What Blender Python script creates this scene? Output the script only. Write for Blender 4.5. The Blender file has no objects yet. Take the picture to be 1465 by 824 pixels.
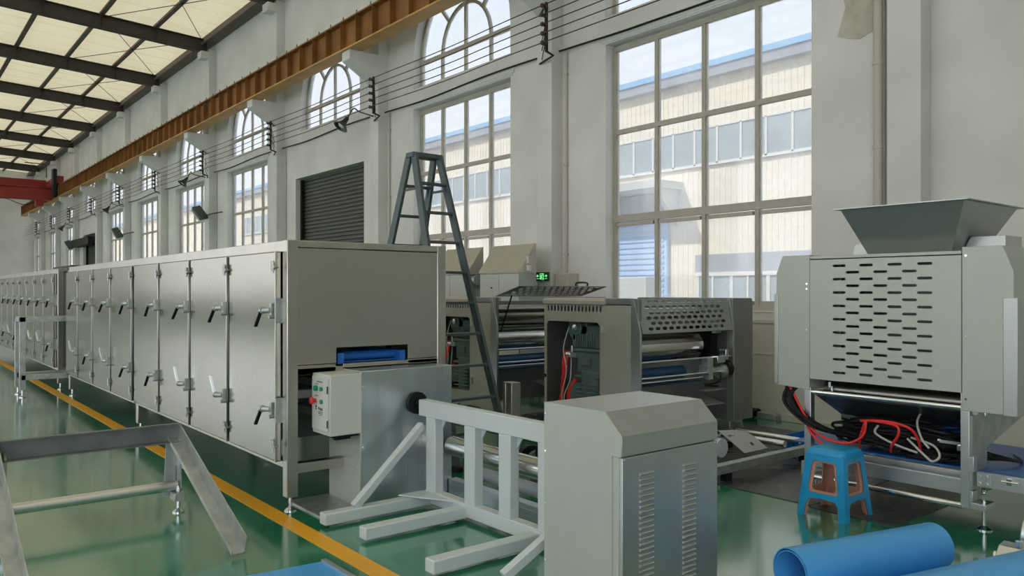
import bpy, math, random
from mathutils import Vector, Matrix
from mathutils.geometry import tessellate_polygon
random.seed(7)
sc = bpy.context.scene
col = sc.collection

# ------------------------------------------------------------------ camera, sky, sun, exposure
YAW_C, YAW_S = 0.77828, 0.62792
cam_d = bpy.data.cameras.new('camera')
cam = bpy.data.objects.new('camera', cam_d); col.objects.link(cam)
cam.location = (0, 0, 1.6)
fwd = Vector((-YAW_C, YAW_S, 0)); up = Vector((0, 0, 1)); right = fwd.cross(up)
cam.matrix_world = Matrix((( right.x, up.x, -fwd.x, 0), (right.y, up.y, -fwd.y, 0), (right.z, up.z, -fwd.z, 1.6), (0, 0, 0, 1)))
cam_d.sensor_fit = 'HORIZONTAL'; cam_d.sensor_width = 36
cam_d.lens = 36 * 1131 / 1465
cam_d.shift_y = 5.0 / 1465
cam_d.clip_end = 400
sc.camera = cam

w = bpy.data.worlds.new('sky'); sc.world = w; w.use_nodes = True
nt = w.node_tree; nt.nodes.clear()
wo = nt.nodes.new('ShaderNodeOutputWorld'); bg = nt.nodes.new('ShaderNodeBackground')
tc = nt.nodes.new('ShaderNodeTexCoord'); sx = nt.nodes.new('ShaderNodeSeparateXYZ')
rp = nt.nodes.new('ShaderNodeValToRGB')
rp.color_ramp.elements[0].position = 0.0; rp.color_ramp.elements[0].color = (0.93, 0.95, 0.96, 1)
rp.color_ramp.elements[1].position = 0.9; rp.color_ramp.elements[1].color = (0.50, 0.66, 0.92, 1)
nt.links.new(tc.outputs['Generated'], sx.inputs[0]); nt.links.new(sx.outputs['Z'], rp.inputs[0])
nt.links.new(rp.outputs[0], bg.inputs[0]); nt.links.new(bg.outputs[0], wo.inputs[0])
bg.inputs[1].default_value = 1.15

sun_d = bpy.data.lights.new('sun', 'SUN'); sun_d.energy = 3.2; sun_d.color = (1.0, 0.93, 0.82); sun_d.angle = math.radians(1.0)
sun = bpy.data.objects.new('sun', sun_d); col.objects.link(sun)
sun.rotation_euler = Vector((0.35, 0.62, -0.85)).to_track_quat('-Z', 'Y').to_euler()

sc.view_settings.view_transform = 'Standard'
sc.view_settings.look = 'None'
sc.view_settings.gamma = 1
sc.view_settings.use_curve_mapping = False
sc.view_settings.exposure = 1.36

# ------------------------------------------------------------------ materials
MATS = {}
def mat(name, color, rough=0.5, metal=0.0, noise=0.0, nscale=8.0, bump=0.0, bscale=40.0, brush=None, rvar=0.0, emit=None, spec=0.5, stretch=None):
    m = bpy.data.materials.new(name); m.use_nodes = True; N = m.node_tree; b = N.nodes['Principled BSDF']
    b.inputs['Base Color'].default_value = (*color, 1); b.inputs['Roughness'].default_value = rough; b.inputs['Metallic'].default_value = metal
    b.inputs['Specular IOR Level'].default_value = spec
    tcn = N.nodes.new('ShaderNodeTexCoord'); vec = tcn.outputs['Object']
    mp = N.nodes.new('ShaderNodeMapping'); N.links.new(vec, mp.inputs[0]); vec = mp.outputs[0]
    if stretch: mp.inputs['Scale'].default_value = stretch
    if noise or rvar:
        n = N.nodes.new('ShaderNodeTexNoise'); n.inputs['Scale'].default_value = nscale; n.inputs['Detail'].default_value = 5
        N.links.new(vec, n.inputs[0])
        if noise:
            mx = N.nodes.new('ShaderNodeMix'); mx.data_type = 'RGBA'
            r = N.nodes.new('ShaderNodeMapRange'); r.inputs[1].default_value = 0.3; r.inputs[2].default_value = 0.7
            N.links.new(n.outputs[0], r.inputs[0]); N.links.new(r.outputs[0], mx.inputs[0])
            mx.inputs[6].default_value = (*[c * (1 - noise) for c in color], 1); mx.inputs[7].default_value = (*[min(1, c * (1 + noise)) for c in color], 1)
            N.links.new(mx.outputs[2], b.inputs['Base Color'])
        if rvar:
            r2 = N.nodes.new('ShaderNodeMapRange'); r2.inputs[1].default_value = 0.3; r2.inputs[2].default_value = 0.7
            r2.inputs[3].default_value = max(0.02, rough - rvar); r2.inputs[4].default_value = rough + rvar
            N.links.new(n.outputs[0], r2.inputs[0]); N.links.new(r2.outputs[0], b.inputs['Roughness'])
    if bump or brush:
        n2 = N.nodes.new('ShaderNodeTexNoise'); n2.inputs['Scale'].default_value = bscale; n2.inputs['Detail'].default_value = 0.6 if brush else 3
        if brush:
            m2 = N.nodes.new('ShaderNodeMapping'); m2.inputs['Scale'].default_value = brush; N.links.new(tcn.outputs['Object'], m2.inputs[0]); N.links.new(m2.outputs[0], n2.inputs[0])
        else: N.links.new(tcn.outputs['Object'], n2.inputs[0])
        bp = N.nodes.new('ShaderNodeBump'); bp.inputs['Strength'].default_value = bump or 0.1; bp.inputs['Distance'].default_value = 0.01
        N.links.new(n2.outputs[0], bp.inputs['Height']); N.links.new(bp.outputs[0], b.inputs['Normal'])
    if emit:
        b.inputs['Emission Color'].default_value = (*emit[0], 1); b.inputs['Emission Strength'].default_value = emit[1]
    MATS[name] = m
    return m
M_wall = mat('white_plaster', (0.675, 0.675, 0.665), 0.85, noise=0.09, nscale=0.9, bump=0.2, bscale=12)
M_patch = mat('grey_cement_patch', (0.50, 0.48, 0.42), 0.9, noise=0.2, nscale=3)
M_dado = mat('glossy_beige_paint', (0.68, 0.66, 0.60), 0.35, noise=0.04)
M_frame = mat('window_bronze', (0.43, 0.40, 0.34), 0.45, noise=0.08)
M_ceil = mat('roof_sheet', (0.72, 0.68, 0.58), 0.6, noise=0.05, nscale=0.4)
def _tl(m, f, c):
    N = m.node_tree; b = N.nodes['Principled BSDF']; o = N.nodes['Material Output']; t = N.nodes.new('ShaderNodeBsdfTranslucent'); t.inputs[0].default_value = (*c, 1)
    x = N.nodes.new('ShaderNodeMixShader'); x.inputs[0].default_value = f; N.links.new(b.outputs[0], x.inputs[1]); N.links.new(t.outputs[0], x.inputs[2]); N.links.new(x.outputs[0], o.inputs[0])
_tl(M_ceil, .36, (0.95, 0.88, 0.73))  # translucency and warm tint added so the sheets glow and brighten the hall
M_raft = mat('dark_rafter_steel', (0.045, 0.038, 0.032), 0.6, noise=0.15)
M_purl = mat('brown_purlin_steel', (0.13, 0.095, 0.075), 0.6, noise=0.15)
M_rust = mat('rust_orange_paint', (0.25, 0.105, 0.025), 0.55, noise=0.3, nscale=1.6)
M_rust2 = mat('lit_ochre_flange', (0.55, 0.30, 0.10), 0.5, noise=0.2, nscale=1.5)  # yellowish light on the flange underside is put into this base colour
M_rail = mat('dark_rail_steel', (0.10, 0.07, 0.05), 0.55)
M_red = mat('crane_red', (0.30, 0.025, 0.02), 0.45, noise=0.15)
M_black = mat('black_plastic', (0.010, 0.010, 0.012), 0.5, spec=0.3)
M_shut = mat('dark_shutter_metal', (0.075, 0.08, 0.075), 0.45, 0.3)
M_yellow = mat('yellow_line_paint', (0.85, 0.42, 0.02), 0.35, noise=0.06, nscale=3, spec=0.4)
M_oven = mat('brushed_stainless', (0.38, 0.362, 0.32), 0.20, 1.0, noise=0.03, nscale=1.5, brush=(.5, .5, 1.6), bump=0.35, bscale=1.3)
M_ovenF = mat('stainless_frame', (0.55, 0.53, 0.48), 0.30, 1.0, noise=0.06, nscale=4)
M_ovenE = mat('satin_stainless_sheet', (0.50, 0.49, 0.44), 0.38, 1.0, noise=0.04, nscale=1.2, brush=(2, 2, 70), bump=0.03, bscale=6)
M_zinc = mat('blue_grey_brushed_sheet', (0.60, 0.66, 0.69), 0.30, 1.0, noise=0.10, nscale=1.2, stretch=(6, 6, .4), brush=(30, 30, .5), bump=0.12, bscale=3)
M_grey = mat('light_grey_powdercoat', (0.47, 0.48, 0.44), 0.45, 0.25, noise=0.02)
M_grey2 = mat('silver_grey_hood', (0.50, 0.51, 0.50), 0.36, 0.75, noise=0.02)
M_white = mat('pale_grey_enamel', (0.58, 0.63, 0.64), 0.38, noise=0.02)
M_press = mat('taupe_machine_sheet', (0.42, 0.40, 0.35), 0.42, 0.35, noise=0.04)
M_pressD = mat('dark_steel_sheet', (0.27, 0.28, 0.275), 0.36, 0.7, noise=0.06)
M_guard = mat('slotted_guard_steel', (0.36, 0.38, 0.38), 0.35, 0.8)
M_roll = mat('polished_roller', (0.68, 0.66, 0.62), 0.18, 1.0)
M_rollD = mat('matte_roller', (0.30, 0.29, 0.26), 0.30, 1.0)
M_dk = mat('shaded_frame_steel', (0.20, 0.21, 0.215), 0.45, 0.6, noise=0.15)  # darker frame steel: the shade on the crossbeam's face is put into the colour
M_beltD = mat('dark_blue_belt', (0.008, 0.06, 0.15), 0.35)
M_tie = mat('satin_tie_bar', (0.75, 0.75, 0.77), 0.38, 1.0)
M_rod = mat('bright_rod', (0.8, 0.83, 0.86), 0.15, 1.0)
M_alu = mat('aluminium_profile', (0.66, 0.68, 0.70), 0.35, 0.9)
M_galv = mat('galvanised_steel', (0.47, 0.49, 0.49), 0.42, 0.7, noise=0.18, nscale=9)
M_ladder = mat('grey_ladder_paint', (0.07, 0.095, 0.105), 0.45, 0.2, noise=0.1, nscale=10)
M_motor = mat('green_grey_motor_paint', (0.09, 0.14, 0.14), 0.5)
M_belt = mat('blue_conveyor_belt', (0.015, 0.13, 0.46), 0.32)
M_beltL = mat('light_blue_belt', (0.08, 0.38, 0.82), 0.27)
M_crate = mat('blue_crate_plastic', (0.01, 0.16, 0.52), 0.4)
M_stool = mat('blue_stool_plastic', (0.012, 0.33, 0.68), 0.38, noise=0.1, nscale=12)
M_pink = mat('peach_stool_plastic', (0.62, 0.30, 0.22), 0.45)
M_redc = mat('red_cable_jacket', (0.75, 0.03, 0.03), 0.4)
M_greyc = mat('grey_cable_jacket', (0.50, 0.50, 0.48), 0.5)
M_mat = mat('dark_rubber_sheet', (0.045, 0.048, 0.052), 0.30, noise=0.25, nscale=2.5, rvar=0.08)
M_green = mat('green_button', (0.0, 0.25, 0.12), 0.3)
M_redb = mat('red_button', (0.70, 0.03, 0.03), 0.3)
M_ink = mat('dark_print', (0.06, 0.06, 0.06), 0.6)
M_box = mat('control_box_cream', (0.60, 0.60, 0.55), 0.5)
M_exit = mat('exit_sign_green', (0.0, 0.06, 0.02), 0.4)
M_exitL = mat('exit_sign_figure', (0.2, 0.8, 0.3), 0.4, emit=((0.25, 0.9, 0.35), 0.35))
M_lamp = mat('lamp_shade_dark', (0.06, 0.06, 0.05), 0.4, 0.5)
M_lens = mat('lamp_glass', (0.75, 0.75, 0.7), 0.1)
M_flood = mat('flood_light_green_grey', (0.055, 0.075, 0.08), 0.4)
M_wire = mat('copper_wire', (0.10, 0.05, 0.035), 0.5, 0.5)
M_ins = mat('insulator_brown', (0.05, 0.03, 0.02), 0.3)
M_cond = mat('conduit_beige', (0.52, 0.48, 0.42), 0.5)
M_cream = mat('cream_cladding', (0.86, 0.78, 0.64), 0.7, noise=0.05, nscale=0.6)
M_blueT = mat('sky_blue_trim', (0.25, 0.50, 0.80), 0.5)
M_gutter = mat('grey_gutter', (0.34, 0.36, 0.42), 0.6)
M_bluesh = mat('pale_blue_shutter', (0.42, 0.60, 0.88), 0.5)
M_extgl = mat('outside_window_glass', (0.40, 0.46, 0.50), 0.35, noise=0.1, nscale=0.7)
M_exfr = mat('white_window_frame', (0.80, 0.80, 0.76), 0.5)
M_ground = mat('outdoor_concrete', (0.50, 0.48, 0.44), 0.9)
M_straw = mat('pale_board', (0.62, 0.62, 0.60), 0.7)
# floor: green epoxy, glossy, with cloudy wear
def floor_mat():
    m = bpy.data.materials.new('green_epoxy_floor'); m.use_nodes = True; N = m.node_tree; b = N.nodes['Principled BSDF']
    t = N.nodes.new('ShaderNodeTexCoord')
    n = N.nodes.new('ShaderNodeTexNoise'); n.inputs['Scale'].default_value = 0.9; n.inputs['Detail'].default_value = 6; n.inputs['Distortion'].default_value = 0.6
    N.links.new(t.outputs['Object'], n.inputs[0])
    r = N.nodes.new('ShaderNodeValToRGB'); r.color_ramp.elements[0].position = .35; r.color_ramp.elements[0].color = (0.008, 0.17, 0.08, 1)
    r.color_ramp.elements[1].position = .7; r.color_ramp.elements[1].color = (0.03, 0.27, 0.14, 1)
    N.links.new(n.outputs[0], r.inputs[0]); N.links.new(r.outputs[0], b.inputs['Base Color'])
    mr = N.nodes.new('ShaderNodeMapRange'); mr.inputs[1].default_value = .3; mr.inputs[2].default_value = .7; mr.inputs[3].default_value = .10; mr.inputs[4].default_value = .24
    N.links.new(n.outputs[0], mr.inputs[0]); N.links.new(mr.outputs[0], b.inputs['Roughness'])
    n2 = N.nodes.new('ShaderNodeTexNoise'); n2.inputs['Scale'].default_value = 1.6; n2.inputs['Detail'].default_value = 3
    N.links.new(t.outputs['Object'], n2.inputs[0])
    bp = N.nodes.new('ShaderNodeBump'); bp.inputs['Strength'].default_value = .12; bp.inputs['Distance'].default_value = .02
    N.links.new(n2.outputs[0], bp.inputs['Height']); N.links.new(bp.outputs[0], b.inputs['Normal'])
    b.inputs['Specular IOR Level'].default_value = 0.6; b.inputs['Coat Weight'].default_value = 1.0; b.inputs['Coat IOR'].default_value = 1.75; b.inputs['Coat Roughness'].default_value = 0.12
    return m
M_floor = floor_mat()
def glass_mat():
    m = bpy.data.materials.new('dusty_window_glass'); m.use_nodes = True; N = m.node_tree; N.nodes.clear()
    o = N.nodes.new('ShaderNodeOutputMaterial'); tr = N.nodes.new('ShaderNodeBsdfTransparent'); tr.inputs[0].default_value = (0.62, 0.625, 0.625, 1)
    g = N.nodes.new('ShaderNodeBsdfGlossy'); g.inputs['Roughness'].default_value = .05
    d = N.nodes.new('ShaderNodeBsdfTranslucent'); d.inputs[0].default_value = (0.85, 0.87, 0.88, 1)
    n = N.nodes.new('ShaderNodeTexNoise'); n.inputs['Scale'].default_value = 1.5; n.inputs['Detail'].default_value = 6
    t = N.nodes.new('ShaderNodeTexCoord'); N.links.new(t.outputs['Object'], n.inputs[0])
    mr = N.nodes.new('ShaderNodeMapRange'); mr.inputs[1].default_value = .3; mr.inputs[2].default_value = .8; mr.inputs[3].default_value = .06; mr.inputs[4].default_value = .24
    N.links.new(n.outputs[0], mr.inputs[0])
    m1 = N.nodes.new('ShaderNodeMixShader'); N.links.new(mr.outputs[0], m1.inputs[0]); N.links.new(tr.outputs[0], m1.inputs[1]); N.links.new(d.outputs[0], m1.inputs[2])
    m2 = N.nodes.new('ShaderNodeMixShader'); m2.inputs[0].default_value = .05; N.links.new(m1.outputs[0], m2.inputs[1]); N.links.new(g.outputs[0], m2.inputs[2])
    N.links.new(m2.outputs[0], o.inputs[0])
    return m
M_glass = glass_mat()

# ------------------------------------------------------------------ mesh helpers
ORG = {}
class MB:
    def __init__(s): s.v = []; s.f = []
    def add(s, vs, fs):
        k = len(s.v); s.v += [tuple(p) for p in vs]; s.f += [tuple(i + k for i in f) for f in fs]; return s
    def box(s, x0, x1, y0, y1, z0, z1):
        v = [(x, y, z) for z in (z0, z1) for y in (y0, y1) for x in (x0, x1)]
        return s.add(v, [(0, 2, 3, 1), (4, 5, 7, 6), (0, 1, 5, 4), (2, 6, 7, 3), (0, 4, 6, 2), (1, 3, 7, 5)])
    def bar(s, a, b, wd, ht, upv=(0, 0, 1)):
        a = Vector(a); b = Vector(b); d = (b - a).normalized(); sd = d.cross(Vector(upv))
        if sd.length < 1e-4: sd = d.cross(Vector((1, 0, 0)))
        sd.normalize(); u2 = sd.cross(d).normalized(); v = []
        for p in (a, b):
            for i, j in ((-1, -1), (1, -1), (1, 1), (-1, 1)): v.append(p + sd * i * wd / 2 + u2 * j * ht / 2)
        return s.add(v, [(3, 2, 1, 0), (4, 5, 6, 7), (0, 1, 5, 4), (1, 2, 6, 5), (2, 3, 7, 6), (3, 0, 4, 7)])
    def cyl(s, a, b, r, r2=None, n=20, cap=True):
        a = Vector(a); b = Vector(b); r2 = r if r2 is None else r2; d = (b - a).normalized()
        e = d.cross(Vector((0, 0, 1)));
        if e.length < 1e-3: e = Vector((1, 0, 0))
        e.normalize(); g = d.cross(e); v = []
        for p, q in ((a, r), (b, r2)):
            for i in range(n): t = 2 * math.pi * i / n; v.append(p + e * math.cos(t) * q + g * math.sin(t) * q)
        f = [(i, (i + 1) % n, n + (i + 1) % n, n + i) for i in range(n)]
        if cap: f += [tuple(range(n))[::-1], tuple(range(n, 2 * n))]
        return s.add(v, f)
    def tube(s, pts, r, n=7, smooth=True):
        P = [Vector(p) for p in pts]
        if smooth and len(P) > 2:
            Q = []
            for i in range(len(P) - 1):
                p0 = P[max(i - 1, 0)]; p1 = P[i]; p2 = P[i + 1]; p3 = P[min(i + 2, len(P) - 1)]
                for k in range(6):
                    t = k / 6; Q.append(0.5 * ((2 * p1) + (p2 - p0) * t + (2 * p0 - 5 * p1 + 4 * p2 - p3) * t * t + (3 * p1 - p0 - 3 * p2 + p3) * t ** 3))
            Q.append(P[-1]); P = Q
        v = []; e = None
        for i, p in enumerate(P):
            d = (P[min(i + 1, len(P) - 1)] - P[max(i - 1, 0)]).normalized()
            if e is None: e = d.cross(Vector((0.1, 0.2, 1))).normalized()
            e = (e - d * e.dot(d)).normalized(); g = d.cross(e)
            for k in range(n): t = 2 * math.pi * k / n; v.append(p + e * math.cos(t) * r + g * math.sin(t) * r)
        f = [(i * n + k, i * n + (k + 1) % n, (i + 1) * n + (k + 1) % n, (i + 1) * n + k) for i in range(len(P) - 1) for k in range(n)]
        f += [tuple(range(n))[::-1], tuple(range((len(P) - 1) * n, len(P) * n))]
        return s.add(v, f)
    def prism(s, poly, ax, c0, c1):
        """poly: 2-D points; ax: axis of extrusion ('X': poly=(y,z), 'Y': poly=(x,z), 'Z': poly=(x,y))"""
        mk = {'X': lambda p, c: (c, p[0], p[1]), 'Y': lambda p, c: (p[0], c, p[1]), 'Z': lambda p, c: (p[0], p[1], c)}[ax]
        n = len(poly); v = [mk(p, c0) for p in poly] + [mk(p, c1) for p in poly]
        f = [tuple(range(n)), tuple(range(n, 2 * n))[::-1]] + [(i, n + i, n + (i + 1) % n, (i + 1) % n) for i in range(n)]
        return s.add(v, f)
    def holed(s, outline, holes, fn, t0, t1):
        """plate with real holes; fn(a, b, t) maps the sheet to 3-D"""
        loops = [outline] + holes
        tri = tessellate_polygon([[Vector((p[0], p[1], 0)) for p in l] for l in loops])
        flat = [p for l in loops for p in l]; n = len(flat)
        v = [fn(p[0], p[1], t0) for p in flat] + [fn(p[0], p[1], t1) for p in flat]
        f = [tuple(t) for t in tri] + [tuple(i + n for i in t)[::-1] for t in tri]
        k = 0
        for l in loops:
            m = len(l)
            for i in range(m): f.append((k + i, k + (i + 1) % m, n + k + (i + 1) % m, n + k + i))
            k += m
        return s.add(v, f)
    def lathe(s, prof, c, ax=(0, 0, 1), n=24):
        ax = Vector(ax).normalized(); e = ax.cross(Vector((0, 0, 1)))
        if e.length < 1e-3: e = Vector((1, 0, 0))
        e.normalize(); g = ax.cross(e); c = Vector(c); v = []
        for r, h in prof:
            for i in range(n): t = 2 * math.pi * i / n; v.append(c + ax * h + (e * math.cos(t) + g * math.sin(t)) * r)
        f = [(j * n + i, j * n + (i + 1) % n, (j + 1) * n + (i + 1) % n, (j + 1) * n + i) for j in range(len(prof) - 1) for i in range(n)]
        return s.add(v, f)
    def build(s, name, m, parent=None, org=None, bevel=0.0, label=None, smooth=True):
        o0 = ORG[parent.name] if parent else (org or (0, 0, 0))
        me = bpy.data.meshes.new(name)
        me.from_pydata([(p[0] - o0[0], p[1] - o0[1], p[2] - o0[2]) for p in s.v], [], s.f)
        import bmesh
        b = bmesh.new(); b.from_mesh(me); bmesh.ops.recalc_face_normals(b, faces=b.faces); b.to_mesh(me); b.free()
        me.materials.append(m)
        if smooth:
            me.polygons.foreach_set('use_smooth', [True] * len(me.polygons)); me.set_sharp_from_angle(angle=math.radians(35))
        o = bpy.data.objects.new(name, me); col.objects.link(o)
        if parent: o.parent = parent
        else: o.location = o0
        ORG[o.name] = o0
        if bevel:
            bv = o.modifiers.new('bevel', 'BEVEL'); bv.width = bevel; bv.segments = 2; bv.limit_method = 'ANGLE'; bv.angle_limit = math.radians(50); bv.harden_normals = False
        if label: o['label'] = label
        return o
def thing(name, label, cat, loc=(0, 0, 0), group=None):
    o = bpy.data.objects.new(name, None); o.empty_display_size = .1; col.objects.link(o); o.location = loc; ORG[o.name] = tuple(loc)
    o['label'] = label; o['category'] = cat
    if group: o['group'] = group
    return o
def tag(o, label, cat, group=None, kind=None):
    o['label'] = label; o['category'] = cat
    if group: o['group'] = group
    if kind: o['kind'] = kind
    return o
def struct(o, label=None):
    o['kind'] = 'structure'
    if label: o['label'] = label
    return o
def B(x0, x1, y0, y1, z0, z1): return MB().box(x0, x1, y0, y1, z0, z1)
def slot(cx, cz, wd, ht, n=4):
    r = ht / 2; pts = []
    for sgn in (1, -1):
        for i in range(n + 1):
            t = -math.pi / 2 + math.pi * i / n
            pts.append((cx + sgn * (wd / 2 - r) + sgn * r * math.cos(t), cz + sgn * r * math.sin(t)))
    return pts
def rrect(x0, x1, z0, z1, r, n=4):
    pts = []
    for cx, cz, a in ((x1 - r, z1 - r, 0), (x0 + r, z1 - r, 90), (x0 + r, z0 + r, 180), (x1 - r, z0 + r, 270)):
        for i in range(n + 1):
            t = math.radians(a + 90 * i / n); pts.append((cx + r * math.cos(t), cz + r * math.sin(t)))
    return pts
def foot(mb, x, y, z1=0.12, r=0.04):
    mb.lathe([(0.001, 0), (r, 0), (r, 0.008), (r * .5, 0.022), (0.012, 0.03), (0.012, z1), (0.001, z1)], (x, y, 0), n=16)
    mb.cyl((x, y, z1 - .035), (x, y, z1 - .02), .022, n=6); return mb
ORD = ['first', 'second', 'third', 'fourth', 'fifth', 'sixth', 'seventh', 'eighth', 'ninth', 'tenth', 'eleventh', 'twelfth', 'thirteenth', 'fourteenth']

# ------------------------------------------------------------------ the setting
WX0, WX1 = -66.4, 6.0
struct(B(WX0 - .3, WX1 + .3, -12.3, 9.3, -.2, 0).build('floor', M_floor, smooth=False))
struct(B(-140, 60, -70, 60, -.35, -.21).build('ground', M_ground, smooth=False), 'outdoor concrete yard around the hall')
tag(B(WX0, WX1, 2.17, 2.30, 0, .003).build('floor_line', M_yellow, smooth=False), 'yellow painted line along the green floor beside the ovens', 'floor line')

# bays: right edge of windows, left edge
RIGHT = {0: -5.27, 1: -11.2, 2: -16.72, 3: -22.6}; LEFT = {0: -8.80, 1: -14.52, 2: -20.6, 3: -26.0}
for k in range(4, 11): RIGHT[k] = -22.6 - 5.72 * (k - 3); LEFT[k] = RIGHT[k] - 3.4
PIER = {-1: -3.855, 0: -9.81, 1: -15.62, 2: -21.35}
for k in range(3, 10): PIER[k] = -21.35 - 5.74 * (k - 2)
SHUT = (2, 7)
def arch_pts(l, r, zb, zs, n=14, ins=0):
    c = (l + r) / 2; R = (r - l) / 2 - ins
    return [(c - R, zb + ins), (c + R, zb + ins)] + [(c + R * math.cos(math.pi * i / n), zs + R * math.sin(math.pi * i / n)) for i in range(n + 1)]
ARCH_R = {}
def wall_back():
    holes = []
    for k in range(0, 11):
        l, r = LEFT[k], RIGHT[k]
        if k in SHUT: holes.append([(l, .003), (r, .003), (r, 4.68), (l, 4.68)])
        else: holes.append([(l, 1.32), (r, 1.32), (r, 5.5), (l, 5.5)])
        al, ar = (l, r) if k not in SHUT else (r - 3.4 - .2, r - .2)
        if k == 2: al, ar = -20.3, -16.92
        ARCH_R[k] = (al, ar)
        holes.append(arch_pts(al, ar, 5.93, 6.5))
    outline = [(WX0, 0), (WX1, 0), (WX1, 10.3), (WX0, 10.3)]
    o = MB().holed(outline, holes, lambda a, b, t: (a, t, b), 9.0, 9.3).build('wall_back', M_wall, smooth=False)
    return struct(o)
WB = wall_back()
for k, px in PIER.items():
    c = px - .185
    B(px - .37, px, 8.76, 9.0, 0, 9.75).build('pillar', M_wall, WB, bevel=.008)
    MB().prism([(8.765, 6.26), (8.06, 6.68), (8.06, 6.885), (8.765, 6.885)], 'X', px - .37, px + .0).build('corbel', M_wall, WB, bevel=.012)
    B(px - .37 - .01, px + .01, 8.5, 8.765, 9.42, 9.66).build('rafter_bearing', M_wall, WB, bevel=.01)
# plain paint band low on the wall between the openings
xs = [WX1] + [v for k in range(0, 11) for v in ((RIGHT[k] + .25, LEFT[k] - .25))] + [WX0]
struct(B(WX0 + .01, LEFT[2] - .3, 8.975, 8.999, 0, 1.22).build('baseboard_left', M_dado, smooth=False))
db = MB().box(RIGHT[2] + .3, WX1, 8.975, 8.999, 0, 1.19); db.box(RIGHT[2] + .3, WX1, 8.955, 8.999, 1.19, 1.235); db.box(RIGHT[2] + .3, WX1, 8.965, 8.999, .78, .80)
struct(db.build('baseboard_back', M_dado, smooth=False))
struct(MB().holed([(-12.0, 0), (9.3, 0), (9.3, 10.3), (-12.0, 10.3)], [], lambda a, b, t: (t, a, b), WX0 - .3, WX0).build('wall_left', M_wall, smooth=False))
holes = []
for i in range(12):
    x1 = 5.2 - 5.74 * i; holes.append([(x1 - 3.8, 1.3), (x1, 1.3), (x1, 7.6), (x1 - 3.8, 7.6)])
struct(MB().holed([(WX0, 0), (WX1, 0), (WX1, 9.6), (WX0, 9.6)], holes, lambda a, b, t: (a, t, b), -12.3, -12.0).build('wall_front', M_wall, smooth=False))
struct(MB().holed([(-12.0, 0), (9.3, 0), (9.3, 10.3), (-12.0, 10.3)], [[(-9.5, .01), (-1.5, .01), (-1.5, 7.5), (-9.5, 7.5)]], lambda a, b, t: (t, a, b), WX1, WX1 + .3).build('wall_right', M_wall, smooth=False))
# ceiling: corrugated sheets, sloping
def roofz(y): return 10.17 + .05 * (8.76 - max(y, -1.5)) - .05 * max(0, -1.5 - y)
cm = MB(); nx = 0
x = WX0 - .3; vs = []; prof = []
while x < WX1 + .3:
    prof += [(x, 0), (x + .86, 0), (x + .88, .035), (x + .94, .035), (x + .96, 0)]; x += 1.0
for (ya, yb) in ((9.3, -1.5), (-1.5, -12.6)):
    v = []; f = []
    for px_, dz in prof:
        for yy in (ya, yb):
            v += [(px_, yy, roofz(yy) + dz), (px_, yy, roofz(yy) + .02 + dz)]
    for i in range(len(prof) - 1):
        a = i * 4; b = a + 4; f += [(a, b, b + 2, a + 2), (a + 1, a + 3, b + 3, b + 1)]
    cm.add(v, f)
struct(cm.build('ceiling', M_ceil, smooth=False))
# rafters above every pier, purlins across them, tie rods
piers = [PIER[k] - .185 for k in sorted(PIER)]
def rafter_mesh():
    m = MB()
    for (ya, yb) in ((8.72, -1.5), (-1.5, -12.0)):
        za, zb = roofz(ya) - .10, roofz(yb) - .10
        d = .42
        m.bar((0, ya, za), (0, yb, zb), .22, .02); m.bar((0, ya, za - d), (0, yb, zb - d), .22, .02); m.bar((0, ya, za - d / 2), (0, yb, zb - d / 2), .014, d)
    for i in range(13):
        yy = 7.15 - 1.6 * i
        if yy > -11.8: m.box(-.07, .07, yy - .006, yy + .006, roofz(yy) - .52, roofz(yy) - .1)
    m.box(-.13, .13, 8.70, 8.72, roofz(8.7) - .54, roofz(8.7) - .06)
    return m
rm = None
for i, px in enumerate(piers[1:]):
    if rm is None: o = rafter_mesh().build('roof_rafter', M_raft, org=(0, 0, 0)); rm = o
    else: o = rm.copy(); col.objects.link(o)
    o.location = (px, 0, 0)
    tag(o, f'dark steel roof rafter, {ORD[i - 2]} counted from the top of the photo' if i >= 2 else ('dark steel roof rafter above the pillar with the exit sign' if i == 0 else 'dark steel roof rafter above the pillar left of the second big window'), 'roof beam', 'dark rafters under the roof')
for i in range(13):
    yy = 8.72 - 1.59 * i
    if yy < -11.9: break
    if i == 0: o = MB().box(WX0, WX1, 8.62, 8.98, roofz(8.8) - .22, roofz(8.8) - .02).box(WX0, WX1, 8.56, 8.62, roofz(8.8) - .26, roofz(8.8) - .20).build('roof_purlin', M_purl, org=(0, 8.8, 9.95), smooth=False)
    else: o = MB().box(WX0, WX1, yy - .06, yy + .06, roofz(yy) - .1, roofz(yy) - .004).box(WX0, WX1, yy - .09, yy + .03, roofz(yy) - .11, roofz(yy) - .10).build('roof_purlin', M_purl, org=(0, yy, roofz(yy) - .1), smooth=False)
    tag(o, 'thick brown eaves purlin where the roof meets the window wall' if i == 0 else f'brown steel purlin running the hall length, {ORD[i]} row from the window wall', 'purlin', 'purlins under the roof sheets')
for i in range(3, len(piers) - 1):
    a, b = piers[i], piers[i + 1]
    m = MB(); m.tube([(a, 8.6, 10.05), (b, 5.6, 10.2)], .012, 5, False); m.tube([(b, 8.6, 10.05), (a, 5.6, 10.2)], .012, 5, False)
    tag(m.build('bracing_rod', M_raft, org=(a, 7, 10.1)), f'thin crossed steel bracing rods under the roof, bay between {ORD[i-3]} and {ORD[i-2]} rafter', 'bracing', 'roof bracing')
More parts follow.
